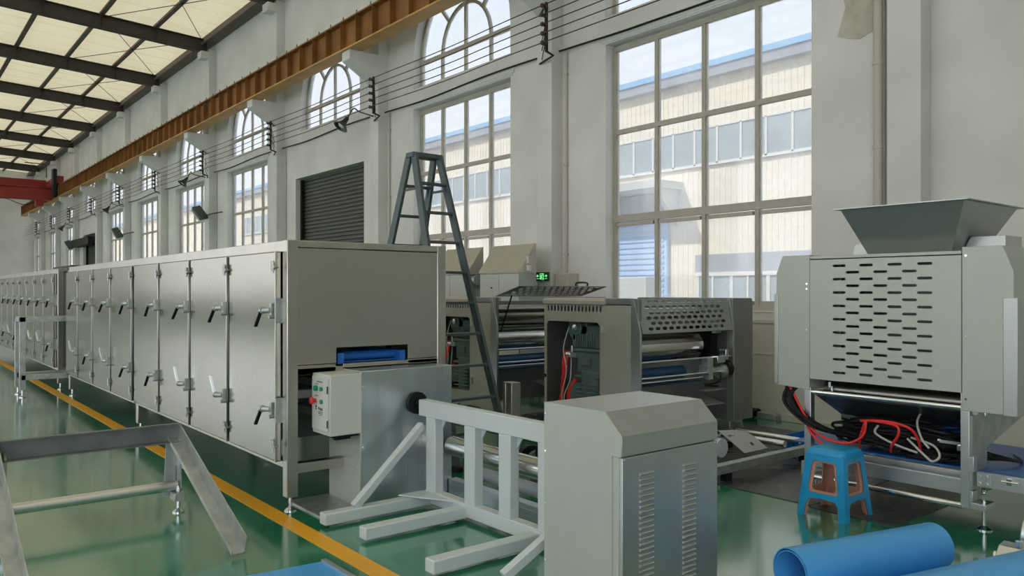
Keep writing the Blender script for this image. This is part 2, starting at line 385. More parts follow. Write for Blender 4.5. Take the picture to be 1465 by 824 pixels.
# windows
def window(k):
    l, r = LEFT[k] + .02, RIGHT[k] - .02
    root = bpy.data.objects.new(f'window_{k+1}', None); col.objects.link(root); root.location = (l, 9.2, 1.32); ORG[root.name] = (l, 9.2, 1.32); root['kind'] = 'structure'
    f = MB(); y0, y1 = 9.17, 9.23
    z0, z1 = 1.34, 5.48
    wd = (r - l) / 4; zt = [2.75, 4.12]
    for x_ in (l, l + wd, l + 2 * wd, l + 3 * wd, r):
        hw = .030 if x_ not in (l, r) else .045
        f.box(x_ - hw, x_ + hw, y0, y1, z0, z1)
        f.box(x_ - hw - .010, x_ + hw + .010, y0 + .02, y1 + .01, z0, z1)
    for z_, h_ in ((z0 + .04, .04), (zt[0], .055), (zt[1], .035), (z1 - .04, .04)): f.box(l, r, y0 - .008, y1 - .002, z_ - h_, z_ + h_)
    for i in range(4): f.box(l + i * wd + .06, l + (i + 1) * wd - .06, y0 - .004, y1 + .004, z0 + .08, z0 + .13); f.box(l + i * wd + .06, l + (i + 1) * wd - .06, y0 - .004, y1 + .004, zt[0] - .12, zt[0] - .07)
    f.build('window_frame', M_frame, root)
    g = B(l, r, 9.197, 9.203, z0, z1); g.build('window_glass', M_glass, root, smooth=False)
    MB().box(l - .0, r + .0, 9.0, 9.17, 1.325, 1.345).build('window_sill', M_wall, root)
def archwin(k, n):
    l, r = ARCH_R[k]; c = (l + r) / 2; R = (r - l) / 2
    root = bpy.data.objects.new(f'window_{n}', None); col.objects.link(root); root.location = (c, 9.2, 5.95); ORG[root.name] = (c, 9.2, 5.95); root['kind'] = 'structure'
    f = MB(); y0, y1 = 9.17, 9.23
    outer = arch_pts(l, r, 5.93, 6.5, 20, .002); inner = arch_pts(l, r, 5.93, 6.5, 20, .07)
    f.holed(outer, [inner], lambda a, b, t: (a, t, b), y0, y1)
    for x_ in (c - R / 2, c + R / 2): f.box(x_ - .03, x_ + .03, y0, y1, 5.95, 6.5)
    f.box(c - .03, c + .03, y0, y1, 5.95, 6.5 + R - .02)
    f.box(l, r, y0 - .005, y1, 6.46, 6.54)
    ro, ri = R / 2 + .03, R / 2 - .03; n_ = 16
    pts = [(c + ro * math.cos(math.pi * i / n_), 6.5 + ro * 1.05 * math.sin(math.pi * i / n_)) for i in range(n_ + 1)] + [(c + ri * math.cos(math.pi * i / n_), 6.5 + ri * 1.05 * math.sin(math.pi * i / n_)) for i in range(n_, -1, -1)]
    f.holed(pts, [], lambda a, b, t: (a, t, b), y0 + .002, y1 - .002)
    for a in (48, 132):
        ca, sa = math.cos(math.radians(a)), math.sin(math.radians(a))
        f.bar((c + ca * R * .5, 9.2, 6.5 + sa * R * .5), (c + ca * (R - .03), 9.2, 6.5 + sa * (R - .03)), .055, .07, (0, 1, 0))
    f.build('window_frame', M_frame, root)
    MB().holed(arch_pts(l, r, 5.93, 6.5, 20, .01), [], lambda a, b, t: (a, t, b), 9.198, 9.202).build('window_glass', M_glass, root, smooth=False)
for k in range(0, 11):
    if k not in SHUT: window(k)
for k in range(0, 11): archwin(k, 12 + k)
def shutter(k, n):
    l, r = LEFT[k], RIGHT[k]
    root = bpy.data.objects.new(f'door_{n}', None); col.objects.link(root); root.location = (l, 9.25, 0); ORG[root.name] = (l, 9.25, 0); root['kind'] = 'structure'
    m = MB(); z = 0.0; v = []; zz = []
    pts = []
    while z < 4.66: pts += [(9.24, z), (9.215, z + .02), (9.215, z + .07), (9.24, z + .09)]; z += .1
    v = []
    for y, z in pts: v += [(l + .08, y, z), (r, y, z)]
    for y, z in reversed(pts): v += [(l + .08, y + .03, z), (r, y + .03, z)]
    nn = len(v) // 2
    m.add(v, [(2 * i, 2 * i + 1, 2 * ((i + 1) % nn) + 1, 2 * ((i + 1) % nn)) for i in range(nn)])
    m.build('shutter_curtain', M_shut, root, smooth=False)
    B(l + .02, l + .10, 9.12, 9.28, 0, 4.66).build('guide_rail', M_black, root)
    if k == 7: B(l - 1.0, r + .15, 8.55, 8.99, 4.05, 4.45).build('shutter_box', M_black, root, bevel=.02)
shutter(2, 1); shutter(7, 2)
for k in range(0, 11):
    if k not in SHUT:
        MB().box(LEFT[k] - .12, RIGHT[k] + .12, 8.975, 9.001, 5.56, 5.62).box(LEFT[k] - .08, RIGHT[k] + .08, 8.985, 9.001, 5.52, 5.56).build('window_moulding', M_wall, WB)
# cement patch on the wall by the near pillar
pt = [(-4.86, 5.1), (-4.83, 4.98), (-4.93, 4.66), (-4.80, 4.60), (-4.66, 4.56), (-4.50, 4.62), (-4.49, 5.3), (-4.86, 5.3)]
MB().holed(pt, [], lambda a, b, t: (a, t, b), 8.992, 8.9985).build('cement_patch', M_patch, WB, smooth=False, label='rough grey cement patch on the white wall')

# ------------------------------------------------------------------ building across the yard
def outside():
    root = thing('factory_building', 'cream corrugated factory building with ribbon windows seen outside the windows', 'building', (-30, 22, 0))
    m = MB(); m.box(-130, 10, 22, 34, -.2, 8.85)
    x = -130
    while x < 0: m.box(x, x + .04, 21.988, 22.0, -.2, 8.8); x += .22 if x > -60 else .6
    m.build('cladding_wall', M_cream, root, smooth=False)
    B(-130, 10.5, 21.75, 34, 8.8, 9.12).build('gutter', M_gutter, root)
    B(-130, 10.5, 21.7, 34, 9.12, 9.32).build('roof_edge', M_blueT, root)
    for (xa, xb) in ((-60, -40), (-39.2, -21.2), (-20.9, -1.5)):
        rw = B(xa, xb, 21.93, 21.98, 5.95, 7.15).build('ribbon_window', M_extgl, root, smooth=False)
        f = MB(); f.box(xa, xb, 21.9, 21.97, 5.86, 5.95); f.box(xa, xb, 21.9, 21.97, 7.12, 7.18)
        x = xa
        while x < xb: f.box(x - .04, x + .04, 21.9, 21.96, 5.9, 7.15); x += .93
        f.build('window_frame', M_exfr, rw, smooth=False)
    rw = B(-17.05, -3, 21.93, 21.98, .95, 2.15).build('lower_window', M_extgl, root, smooth=False)
    f = MB(); f.box(-17.1, -3, 21.9, 21.97, .88, .96); f.box(-17.1, -3, 21.88, 21.97, 2.12, 2.25)
    x = -17.05; i = 0
    while x < -3: f.box(x - (.06 if i % 2 == 0 else .035), x + (.06 if i % 2 == 0 else .035), 21.9, 21.96, .9, 2.2); x += .62 if i % 2 == 0 else .75; i += 1
    f.build('window_frame', M_exfr, rw, smooth=False)
    B(-17.15, -3, 21.9, 21.99, 2.25, 2.85).build('lintel_band', M_gutter, root)
    c = MB(); c.box(-23.5, -17.75, 20.6, 22, 5.15, 5.42); c.prism([(20.7, 5.15), (22, 5.15), (22, 3.9)], 'X', -18.1, -17.9)
    c.build('canopy', M_straw, root)
    d = MB(); d.box(-22.6, -18.35, 21.86, 21.95, 0, 4.95); z = 0
    while z < 4.2: d.box(-22.5, -18.5, 21.82, 21.9, z, z + .09); z += .2
    d.build('roller_shutter', M_bluesh, root, smooth=False)
    B(-22.7, -18.25, 21.84, 21.97, 4.25, 5.1).build('shutter_head', M_gutter, root)
    tag(B(-18.0, -16.45, 18.6, 19.0, -.2, 2.05).build('site_board', M_straw, org=(-17, 18.8, -.2), bevel=.02), 'pale grey board standing in front of the blue shutter outside', 'board')
outside()

# ------------------------------------------------------------------ crane runway, crane, wires, lamps, pipes
rb = thing('crane_runway_beam', 'long rust orange crane runway beam resting on the white corbels', 'beam', (-30, 8.2, 6.89))
x0, x1 = -65.0, 5.0
m = MB(); m.box(x0, x1, 8.17, 8.19, 6.92, 7.56); m.box(x0, x1, 8.03, 8.33, 7.54, 7.57)
x = x0
while x < x1: m.box(x, x + .012, 8.04, 8.32, 6.92, 7.55); x += .72
m.build('beam_web', M_rust, rb, smooth=False)
B(x0, x1, 8.0, 8.36, 6.887, 6.92).build('bottom_flange', M_rust2, rb, smooth=False, label='ochre lower flange')
m = MB(); m.box(x0, x1, 8.15, 8.21, 7.57, 7.66)
x = x0
while x < x1: m.box(x, x + .05, 8.08, 8.28, 7.57, 7.615); m.cyl((x + .02, 8.1, 7.6), (x + .02, 8.1, 7.68), .012, n=5); x += .62
m.build('crane_rail', M_rail, rb, smooth=False)
def crane():
    root = thing('overhead_crane', 'red overhead travelling crane at the far end of the hall', 'crane', (-53, 8.2, 7.66))
    m = B(-54.9, -54.3, -11.5, 8.0, 7.75, 8.25); m.build('girder', M_red, root, bevel=.02)
    m = B(-52.2, -51.6, -11.5, 7.9, 6.8, 7.45).box(-52.3, -51.5, -11.5, 7.9, 7.45, 7.5); m.build('girder', M_red, root, bevel=.02)
    B(-55.4, -50.9, 8.0, 8.38, 7.72, 8.15).build('end_carriage', M_red, root, bevel=.02)
    m = MB()
    for x in (-55.0, -51.4): m.cyl((x, 8.1, 7.77), (x, 8.28, 7.77), .13)
    m.build('wheel', M_black, root)
    B(-51.2, -50.6, 7.8, 8.0, 6.9, 8.5).build('drive_motor', M_black, root, bevel=.03)
    m = MB(); m.tube([(-53.5, 7.9, 8.3), (-53.5, 7.9, 9.1), (-53.5, 6.8, 9.1)], .03, 6, False); m.build('handrail', M_raft, root)
    m = MB(); m.tube([(-52, 7.5, 6.9), (-52, 6.6, 6.5), (-52, 5.6, 6.8), (-52, 4.6, 6.5)], .02, 5); m.build('festoon_cable', M_black, root)
    B(-52.2, -51.7, 7.1, 7.5, 6.45, 6.98).build('hoist', M_red, root, bevel=.02)
crane()
# trolley wires on insulator brackets
WZ = [5.60, 5.75, 5.90, 6.05, 6.20]
br = None
for i, k in enumerate(sorted(PIER)):
    px = PIER[k] + .22 if k < 1 else PIER[k] + .35
    if k == -1: continue
    root = thing('insulator_bracket', 'black wire bracket with brown insulators on the ' + ORD[i - 1] + ' pillar left of the big window', 'bracket', (px, 8.45, 5.5), 'wire brackets along the wall')
    m = MB().box(px - .02, px + .02, 8.43, 8.47, 5.47, 6.27)
    m.tube([(px, 8.45, 5.48), (px, 8.6, 5.44), (px - .5, 8.745, 5.44)], .018, 6, False); m.tube([(px, 8.45, 6.25), (px - .5, 8.745, 6.25)], .018, 6, False)
    for z in WZ[1:4]: m.tube([(px, 8.47, z + .03), (px - .45, 8.745, z - .25)], .008, 5, False)
    m.build('bracket_rod', M_black, root)
    for z in WZ:
        q = MB(); q.lathe([(.001, -.05), (.03, -.05), (.04, -.03), (.025, 0), (.04, .03), (.03, .05), (.001, .05)], (px, 8.39, z), (0, 1, 0), 10)
        q.build('insulator', M_ins, root)
for j, z in enumerate(WZ):
    pts = []
    xs_ = [4.0] + [PIER[k] + (.22 if k < 1 else .35) for k in sorted(PIER) if k != -1] + [WX0 + .5]
    for a, b in zip(xs_[:-1], xs_[1:]):
        pts += [(a, 8.36, z), ((a + b) / 2, 8.36, z - .035)]
    pts.append((xs_[-1], 8.36, z))
    o = MB().tube(pts, .009, 5).build('trolley_wire', M_wire, org=(-5, 8.36, z))
    tag(o, f'thin bare trolley wire along the wall, {ORD[4-j]} from the top of five', 'wire', 'bare wires on the insulator brackets')
pts = []
for k in sorted(PIER):
    a = PIER[k] + .12
    pts += [(a, 8.93, 5.62 if k > -1 else 6.1), (a - 2.0, 8.96, 5.66), (a - 4.2, 8.95, 5.60)]
tag(MB().tube(pts, .016, 5).build('wall_cable', M_black, org=(-9, 8.9, 5.6)), 'black cable sagging along the wall just above the windows', 'cable')
for i, k in enumerate(sorted(PIER)):
    if k == -1:
        m = MB(); m.cyl((-4.40, 8.93, 0), (-4.40, 8.93, 9.4), .055, n=16)
        for z in (3.23, 4.19, 6.2, 1.9): m.cyl((-4.40, 8.93, z), (-4.40, 8.93, z + .04), .064, n=16)
        m.box(-4.33, -4.325, 8.9, 8.95, 0, 9)
        tag(m.build('drain_pipe', M_cond, org=(-4.4, 8.93, 0)), 'thick beige drain pipe on the wall right of the big window', 'pipe')
    else:
        x = PIER[k] + .13
        m = MB(); m.cyl((x, 8.97, 1.92 if k == 0 else 0), (x, 8.97, 5.6), .02, n=10)
        for z in (2.2, 3.7, 5.2): m.box(x - .03, x + .03, 8.94, 8.998, z, z + .03)
        tag(m.build('conduit_pipe', M_cond, org=(x, 8.97, 2)), f'thin vertical conduit beside the {ORD[i-1]} pillar left of the big window', 'pipe', 'conduits beside the pillars')
def bell(x, y, z, lab):
    root = thing('bell_lamp', lab, 'lamp', (x, y, z), 'bell lamps on gooseneck arms')
    d = Vector((-.05, -.55, -.75)).normalized(); c = Vector((x, y, z))
    MB().lathe([(.02, -.24), (.05, -.2), (.06, -.10), (.10, -.02), (.18, .07), (.175, .075), (.09, -.01), (.04, -.1)], c, d, 24).build('lamp_shade', M_lamp, root)
    MB().lathe([(.001, .03), (.06, .02), (.09, -.01), (.08, -.03)], c + d * .03, d, 16).build('lamp_lens', M_lens, root)
    t = c - d * .24
    MB().tube([t, t - d * .1 + Vector((.15, 0, .1)), (x + .45, y + .2, z + .25), (x + .75, 8.74 if x > -20 else 8.98, z + .12)], .016, 6).build('lamp_arm', M_lamp, root)
bell(-16.55, 8.35, 5.42, 'dark bell lamp on a curved arm above the near black shutter')
bell(-28.5, 8.35, 5.38, 'dark bell lamp above the narrow windows, nearer the near shutter')
bell(-40.2, 8.35, 5.36, 'dark bell lamp above the windows just before the far shutter')
bell(-51.5, 8.35, 5.2, 'dark bell lamp farthest from the camera, past the far shutter')
def flood(x, y, z, lab):
    root = thing('flood_light', lab, 'lamp', (x, y, z), 'flood lights on the wall')
    m = MB(); a = Vector((x - .25, y - .12, z + .2)); b = Vector((x + .18, y + .02, z - .2))
    m.bar(a, b, .30, .13, (0.2, -.3, 1)); m.build('lamp_housing', M_flood, root, bevel=.03)
    m = MB(); m.bar(a + Vector((.02, -.05, -.075)), b + Vector((-.02, -.05, -.075)), .25, .02, (0.2, -.3, 1)); m.build('lamp_glass', M_lens, root)
    MB().tube([b, (x + .35, y + .05, z - .1), (x + .6, 8.76 if False else 8.98, z + .02)], .02, 6).build('lamp_arm', M_lamp, root)
flood(-27.0, 8.5, 4.22, 'grey green flood light beside the window behind the near oven')
flood(-38.5, 8.5, 4.22, 'grey green flood light in front of the windows right of the far shutter')
flood(-49.7, 8.5, 4.2, 'small flood light left of the far shutter, the farthest one')
# exit sign
es = thing('exit_sign', 'green and black exit sign with running figure on the white pillar', 'sign', (-10.0, 8.74, 1.84))
sxa, sxb, sz0, sz1 = -10.17, -9.86, 1.775, 1.925
B(sxa, sxb, 8.725, 8.76, sz0, sz1).build('sign_box', M_exit, es, bevel=.004)
g = MB(); yy0, yy1 = 8.719, 8.725; c = (sxa + sxb) / 2
g.box(c - .045, c - .038, yy0, yy1, 1.80, 1.90); g.box(c + .038, c + .045, yy0, yy1, 1.79, 1.90); g.box(c - .045, c + .045, yy0, yy1, 1.895, 1.903)
g.bar((c, 8.722, 1.875), (c - .01, 8.722, 1.845), .006, .022, (0, 1, 0)); g.cyl((c + .012, 8.719, 1.885), (c + .012, 8.725, 1.885), .009, n=10)
for a, b in (((c, 1.868), (c - .03, 1.852)), ((c, 1.868), (c + .026, 1.858)), ((c - .008, 1.845), (c + .02, 1.822)), ((c + .02, 1.822), (c + .012, 1.795)), ((c - .008, 1.845), (c - .03, 1.815)), ((c - .012, 1.845), (c - .02, 1.80))):
    g.bar((a[0], 8.722, a[1]), (b[0], 8.722, b[1]), .006, .009, (0, 1, 0))
for s_ in (-1, 1):
    g.box(c + s_ * .10 - .028, c + s_ * .10 + .028, yy0, yy1, 1.855, 1.867)
    g.prism([(c + s_ * .135, 1.861), (c + s_ * .108, 1.885), (c + s_ * .108, 1.837)], 'Y', yy0, yy1)
    g.box(c + s_ * .10 - .033, c + s_ * .10 + .033, yy0, yy1, 1.812, 1.82)
g.build('sign_symbol', M_exitL, es, smooth=False, label='light green running figure, door and arrows')
jb = thing('junction_box', 'beige electrical box on the wall below the conduit, right of the exit sign', 'box', (-9.65, 8.9, 1.7))
B(-9.78, -9.42, 8.80, 8.99, 1.55, 1.90).build('box_body', M_cond, jb, bevel=.01)
B(-9.76, -9.44, 8.785, 8.80, 1.57, 1.88).build('box_door', M_cond, jb, bevel=.005)

# ------------------------------------------------------------------ tunnel ovens
LEV = [(-.11, -.13), (-.13, -.12), (-.10, -.14), (-.11, -.14), (-.10, -.14), (-.11, -.13)]
def oven_door(root, xr, xl, z0, z1, side, i):
    """one stainless door between xr (right) and xl (left)"""
    y = 2.33
    dr = B(xl + .022, xr - .022, y - .045, y, z0, z1).build('door', M_oven, root, bevel=.01)
    B(xr - .028, xr - .014, y - .055, y - .04, z0 + .0, z1).build('edge_trim', M_ovenF, dr, bevel=.003)
    for h_, z in enumerate((1.46, .735)):
        m = MB(); xc = xr - .03
        m.box(xc - .018, xc + .018, y - .085, y - .04, z - .055, z + .055)
        m.cyl((xc - .11, y - .10, z), (xc + .0, y - .08, z + .005), .02, n=12); m.cyl((xc - .12, y - .102, z), (xc - .10, y - .10, z), .025, n=12)
        m.cyl((xc + .01, y - .10, z - .045), (xc + .01, y - .045, z - .045), .014, n=8)
        if i == 0: m.box(xc + .04, xc + .065, y - .07, y + .01, z - .09, z + .09)
        m.build('latch', M_galv, dr)
        up_ = (h_ == 1 and i in (1, 2, 5, 7)); l = MB(); a = (xc - .11, y - .11, z)
        b = (a[0] - .04, a[1] - .02, z + .16) if up_ else (a[0] - .06 - .02 * (i % 3), a[1] - .02, z - .12)
        l.bar(a, b, .014, .026, (0, 1, 0)); l.build('latch_lever', M_rod if up_ else M_black, dr, bevel=.003)
    for z in (z1 - .12, z0 + .12):
        m = MB(); m.prism([(xr - .05, z + .045), (xr + .03, z), (xr - .05, z - .02)], 'Y', y - .075, y - .045); m.cyl((xr - .02, y - .07, z - .04), (xr - .02, y - .07, z + .05), .01, n=8)
        m.build('hinge', M_galv, dr)
def oven(root, bounds, xR, xL, legs, endplate, div=None):
    T = 1.975; z0 = .31
    f = MB(); y0, y1 = 2.33, 3.71
    f.box(xL, xR, y0, y0 + .06, T - .085, T); f.box(xL, xR, y1 - .06, y1, T - .085, T); f.box(xL, xR, y0, y0 + .06, z0, z0 + .05); f.box(xL, xR, y1 - .06, y1, z0, z0 + .06)
    for x in (xR, xL + .08):
        f.box(x - .08, x, y0, y1, T - .05, T); f.box(x - .08, x, y0, y1, z0 - .04, z0 + .03)
    f.build('frame', M_ovenF, root, bevel=.004)
    B(xL + .03, xR - .05, y0 + .01, y1 - .01, T - .02, T - .004).build('roof_panel', M_ovenE, root)
    B(xL + .03, xR - (.9 if endplate else .1), y0 + .05, y1 - .05, z0 + .05, T - .04).build('inner_body', M_pressD, root)
    B(xL + .03, xR - .05, y1 - .03, y1 - .012, z0 + .06, T - .05).build('back_panel', M_ovenE, root)
    for x, y in legs:
        zt = T if abs(x - xR + .04) < .01 else z0
        B(x - .042, x + .042, y - .042, y + .042, .10, zt + (.002 if zt == T else 0)).build('leg', M_ovenF, root, bevel=.005)
        foot(MB(), x, y, .13, .045).build('foot', M_rod, root)
    for i in range(len(bounds) - 1): oven_door(root, bounds[i], bounds[i + 1], .352, 1.895, 0, i)
ov = thing('tunnel_oven', 'long stainless steel tunnel oven with latched side doors, nearer the camera', 'oven', (-9.6, 3.02, 0), 'stainless tunnel ovens in line')
oven(ov, [-5.557, -6.584, -7.609, -8.629, -9.665], -5.48, -13.80,
     [(-5.52, 2.37), (-5.52, 3.67), (-9.69, 2.37), (-9.69, 3.67), (-13.7, 2.37), (-13.7, 3.67)], True)
bd = [-9.715, -10.767, -11.80, -12.79, -13.72]
for i in range(4): oven_door(ov, bd[i], bd[i + 1], .352, 1.895, 0, i + 4)
B(-9.705, -9.675, 2.30, 2.36, .33, 1.9).build('joint_strip', M_pressD, ov)
# end face with belt slot
MB().holed([(2.40, 1.055), (3.645, 1.055), (3.645, 1.925), (2.40, 1.925)][::-1], [], lambda a, b, t: (t, a, b), -5.50, -5.50) if False else None
ep = MB(); ol = [(2.405, 1.06), (2.72, 1.06), (2.72, 1.175), (3.35, 1.175), (3.35, 1.06), (3.645, 1.06), (3.645, 1.92), (2.405, 1.92)]
ep.holed(ol, [], lambda a, b, t: (t, a, b), -5.505, -5.485); ep.build('end_panel', M_ovenE, ov, bevel=.003)
m = MB(); m.box(-5.54, -5.49, 2.40, 2.72, .985, 1.055); m.box(-5.54, -5.49, 3.35, 3.64, 1.018, 1.055); m.box(-5.56, -5.49, 2.40, 2.78, .985, 1.035); m.box(-5.56, -5.49, 2.78, 3.64, 1.02, 1.05)
m.build('end_rail', M_ovenF, ov, bevel=.004)
B(-5.54, -5.49, 2.40, 3.64, .27, .33).build('end_rail', M_ovenF, ov, bevel=.004)
m = MB(); m.box(-6.5, -5.55, 2.80, 3.28, 1.055, 1.062); m.box(-6.5, -5.5, 2.74, 2.79, 1.05, 1.13); m.box(-6.5, -5.5, 3.28, 3.33, 1.05, 1.13); m.cyl((-5.6, 2.78, 1.1), (-5.6, 3.3, 1.1), .035)
m.build('belt_guide', M_belt, ov, label='blue belt guide inside the end slot')
m = MB(); m.box(-6.4, -5.62, 2.75, 2.80, .84, .90); m.box(-6.4, -5.62, 2.75, 2.80, .60, .66); m.box(-5.66, -5.6, 2.43, 3.6, .80, .86)
m.build('inner_rail', M_galv, ov); B(-6.35, -6.3, 2.5, 2.56, .3, .95).build('inner_post', M_galv, ov); B(-6.35, -6.3, 3.4, 3.46, .3, .95).build('inner_post', M_galv, ov)
B(-6.39, -6.36, 2.4, 3.65, .36, 1.9).build('inner_bulkhead', M_pressD, ov)
ov2 = thing('tunnel_oven', 'long stainless steel tunnel oven farther down the line at the left edge', 'oven', (-20, 3.02, 0), 'stainless tunnel ovens in line')
b2 = [-14.76, -15.75, -16.76, -17.72, -18.68, -19.6, -20.5, -21.5, -22.5, -23.5, -24.5]
oven(ov2, b2, -14.66, -24.6, [(-14.70, 2.37), (-14.70, 3.67), (-19.6, 2.37), (-24.5, 2.37)], False)
B(-14.70, -14.665, 2.42, 3.62, .36, 1.9).build('end_panel', M_pressD, ov2)
B(-16.9, -15.2, 2.6, 3.5, 1.975, 2.05).build('roof_vent', M_black, ov2, bevel=.01)
# small transfer frame in the gap between the ovens
st = thing('transfer_stand', 'square tube steel stand in the gap between the two ovens', 'stand', (-14.1, 2.2, 0))
m = MB(); zt = on = 1.26
m.box(-14.45, -13.88, 1.70, 1.78, 1.14, 1.215) ; m.box(-13.96, -13.88, 1.70, 3.4, 1.135, 1.215); m.box(-14.45, -14.37, 1.70, 3.4, 1.135, 1.215)
m.box(-13.96, -13.88, 1.72, 3.4, .26, .34); m.box(-14.45, -14.37, 1.72, 3.4, .26, .34); m.build('top_frame', M_galv, st, bevel=.004)
for x in (-13.92, -14.41):
    for y in (1.74, 3.36):
        B(x - .04, x + .04, y - .04, y + .04, .11, 1.14).build('leg', M_galv, st, bevel=.004); foot(MB(), x, y, .14, .045).build('foot', M_rod, st)

# ------------------------------------------------------------------ inclined frame in the left foreground
fr = thing('inclined_frame', 'galvanised inclined conveyor frame standing on the floor at left', 'frame', (-6.0, 1.2, 0))
def channel(y, s):
    """s=+1: web outside at far side, flanges towards -y"""
    a = Vector((-6.06, y, .635)); b = Vector((-4.70, y, .12)); d = (b - a).normalized(); n = Vector((d.z, 0, -d.x)) * -1
    if n.z > 0: n = -n
    H = .11; F = .08
    m = MB(); q = [a, b, b + n * H, a + n * H]
    v = [p + Vector((0, 0, 0)) for p in q] + [p + Vector((0, -s * .008, 0)) for p in q]
    m.add(v, [(0, 1, 2, 3), (7, 6, 5, 4), (0, 4, 5, 1), (1, 5, 6, 2), (2, 6, 7, 3), (3, 7, 4, 0)])
    q = [a + n * H, b + n * H, b + n * (H - .008), a + n * (H - .008)]
    v = list(q) + [p + Vector((0, -s * F, 0)) for p in q]
    m.add(v, [(0, 1, 2, 3), (7, 6, 5, 4), (0, 4, 5, 1), (1, 5, 6, 2), (2, 6, 7, 3), (3, 7, 4, 0)])
    q = [a + n * H + Vector((0, -s * F, 0)), b + n * H + Vector((0, -s * F, 0)), b + n * (H - .03) + Vector((0, -s * F, 0)), a + n * (H - .03) + Vector((0, -s * F, 0))]
    v = list(q) + [p + Vector((0, -s * .006, 0)) for p in q]
    m.add(v, [(0, 1, 2, 3), (7, 6, 5, 4), (0, 4, 5, 1), (1, 5, 6, 2), (2, 6, 7, 3), (3, 7, 4, 0)])
    return m
channel(1.75, 1).build('side_channel', M_galv, fr)
channel(.62, 1).build('side_channel', M_galv, fr)
m = MB(); m.box(-6.075, -6.067, .50, 1.75, .50, .635); m.box(-6.067, -6.0, .50, 1.742, .50, .508); m.box(-6.067, -6.03, .50, 1.742, .627, .635); m.build('top_crossbeam', M_dk, fr)
MB().cyl((-6.03, .66, .185), (-6.03, 1.72, .185), .037, n=24).build('round_tie_bar', M_tie, fr)
for y in (.66, 1.74):
    MB().prism([(-6.08, .56), (-6.08, .11), (-5.99, .11), (-6.0, .50)], 'Y', y - .006, y + .004).prism([(y - .08, .56), (y - .10, .11), (y - .02, .11), (y - .005, .56)], 'X', -6.08, -6.074).build('leg', M_galv, fr)
    B(-6.06, -5.95, y - .06, y + .02, .085, .145).build('foot_block', M_galv, fr, bevel=.006)
    foot(MB(), -5.99, y - .02, .19, .042).build('foot', M_rod, fr)

# ------------------------------------------------------------------ wind-up unit between oven and grey cabinet
pc = thing('drive_housing', 'brushed steel drive housing standing at the end of the near oven', 'machine housing', (-5.48, 3.2, 0))
B(-5.73, -5.23, 2.79, 3.60, .0, 1.012).build('housing_body', M_zinc, pc, bevel=.006)
B(-5.735, -5.225, 2.782, 2.79, .0, 1.014).build('side_panel', M_grey, pc, bevel=.003)
B(-5.75, -5.15, 2.45, 2.79, 0, .012).build('base_plate', M_galv, pc)
m = MB()
for z in (.15, .45, .9): m.cyl((-5.232, 2.81, z), (-5.222, 2.81, z), .006, n=8)
for z in (.3, .86): m.cyl((-5.26, 2.786, z), (-5.26, 2.776, z), .006, n=8)
m.build('screw', M_rod, pc)
m = MB(); m.lathe([(.035, 0), (.085, 0), (.085, .025), (.04, .03)], (-5.226, 3.265, .74), (1, 0, 0)); m.cyl((-5.22, 3.265, .74), (-5.15, 3.265, .74), .035); m.build('bearing_flange', M_black, pc)
cb = thing('control_box', 'grey control box with green and red buttons on the drive housing', 'control box', (-5.3, 2.6, .6))

bx0, bx1, by, bz0, bz1 = -5.49, -5.20, 2.53, .562, 1.0
B(bx0, bx1, by, 2.782, bz0, bz1).build('box_body', M_box, cb, bevel=.006)
bdoor = B(bx0 + .015, bx1 - .015, by - .012, by, bz0 + .03, bz1 - .02).build('box_door', M_box, cb, bevel=.003)
def fx(a): return bx0 + a * (bx1 - bx0)
def fz(b): return bz1 - b * (bz1 - bz0)
MB().lathe([(.001, 0), (.02, 0), (.02, .02), (.016, .024), (.001, .026)], (fx(.34), by - .012, fz(.24)), (0, -1, 0), 16).build('start_button', M_green, cb, label='round green button')
MB().lathe([(.014, 0), (.014, .02), (.026, .024), (.026, .04), (.001, .046)], (fx(.27), by - .012, fz(.45)), (0, -1, 0), 16).build('stop_button', M_redb, cb, label='red mushroom stop button')
for b in (.24, .45):
    MB().lathe([(.001, 0), (.016, 0), (.016, .014), (.001, .016)], (fx(.62), by - .012, fz(b)), (0, -1, 0), 14).box(fx(.55), fx(.62), by - .02, by - .012, fz(b + .02), fz(b - .02)).build('indicator_lamp', M_green, cb)
m = MB()
for (a, b, c, d) in ((.35, .65, .12, .135), (.26, .42, .165, .175), (.22, .40, .36, .372), (.27, .33, .53, .57), (.27, .33, .58, .60), (.42, .47, .55, .59), (.50, .56, .555, .60), (.58, .66, .56, .60), (.40, .68, .62, .632), (.42, .64, .645, .657), (.44, .62, .675, .683)):
    m.box(fx(a), fx(b), by - .0135, by - .012, fz(d), fz(c))
m.build('printed_text', M_ink, cb, smooth=False)
for b in (.24, .80): B(bx1 - .022, bx1 - .012, by - .018, by - .01, fz(b + .06), fz(b - .06)).build('door_hinge', M_ink, cb)
MB().box(bx0 + .12, bx1 - .03, by + .04, by + .24, bz0 - .02, bz0).box(bx0 + .17, bx1 - .08, by + .08, by + .2, bz0 - .045, bz0 - .02).build('cable_gland_plate', M_black, cb)

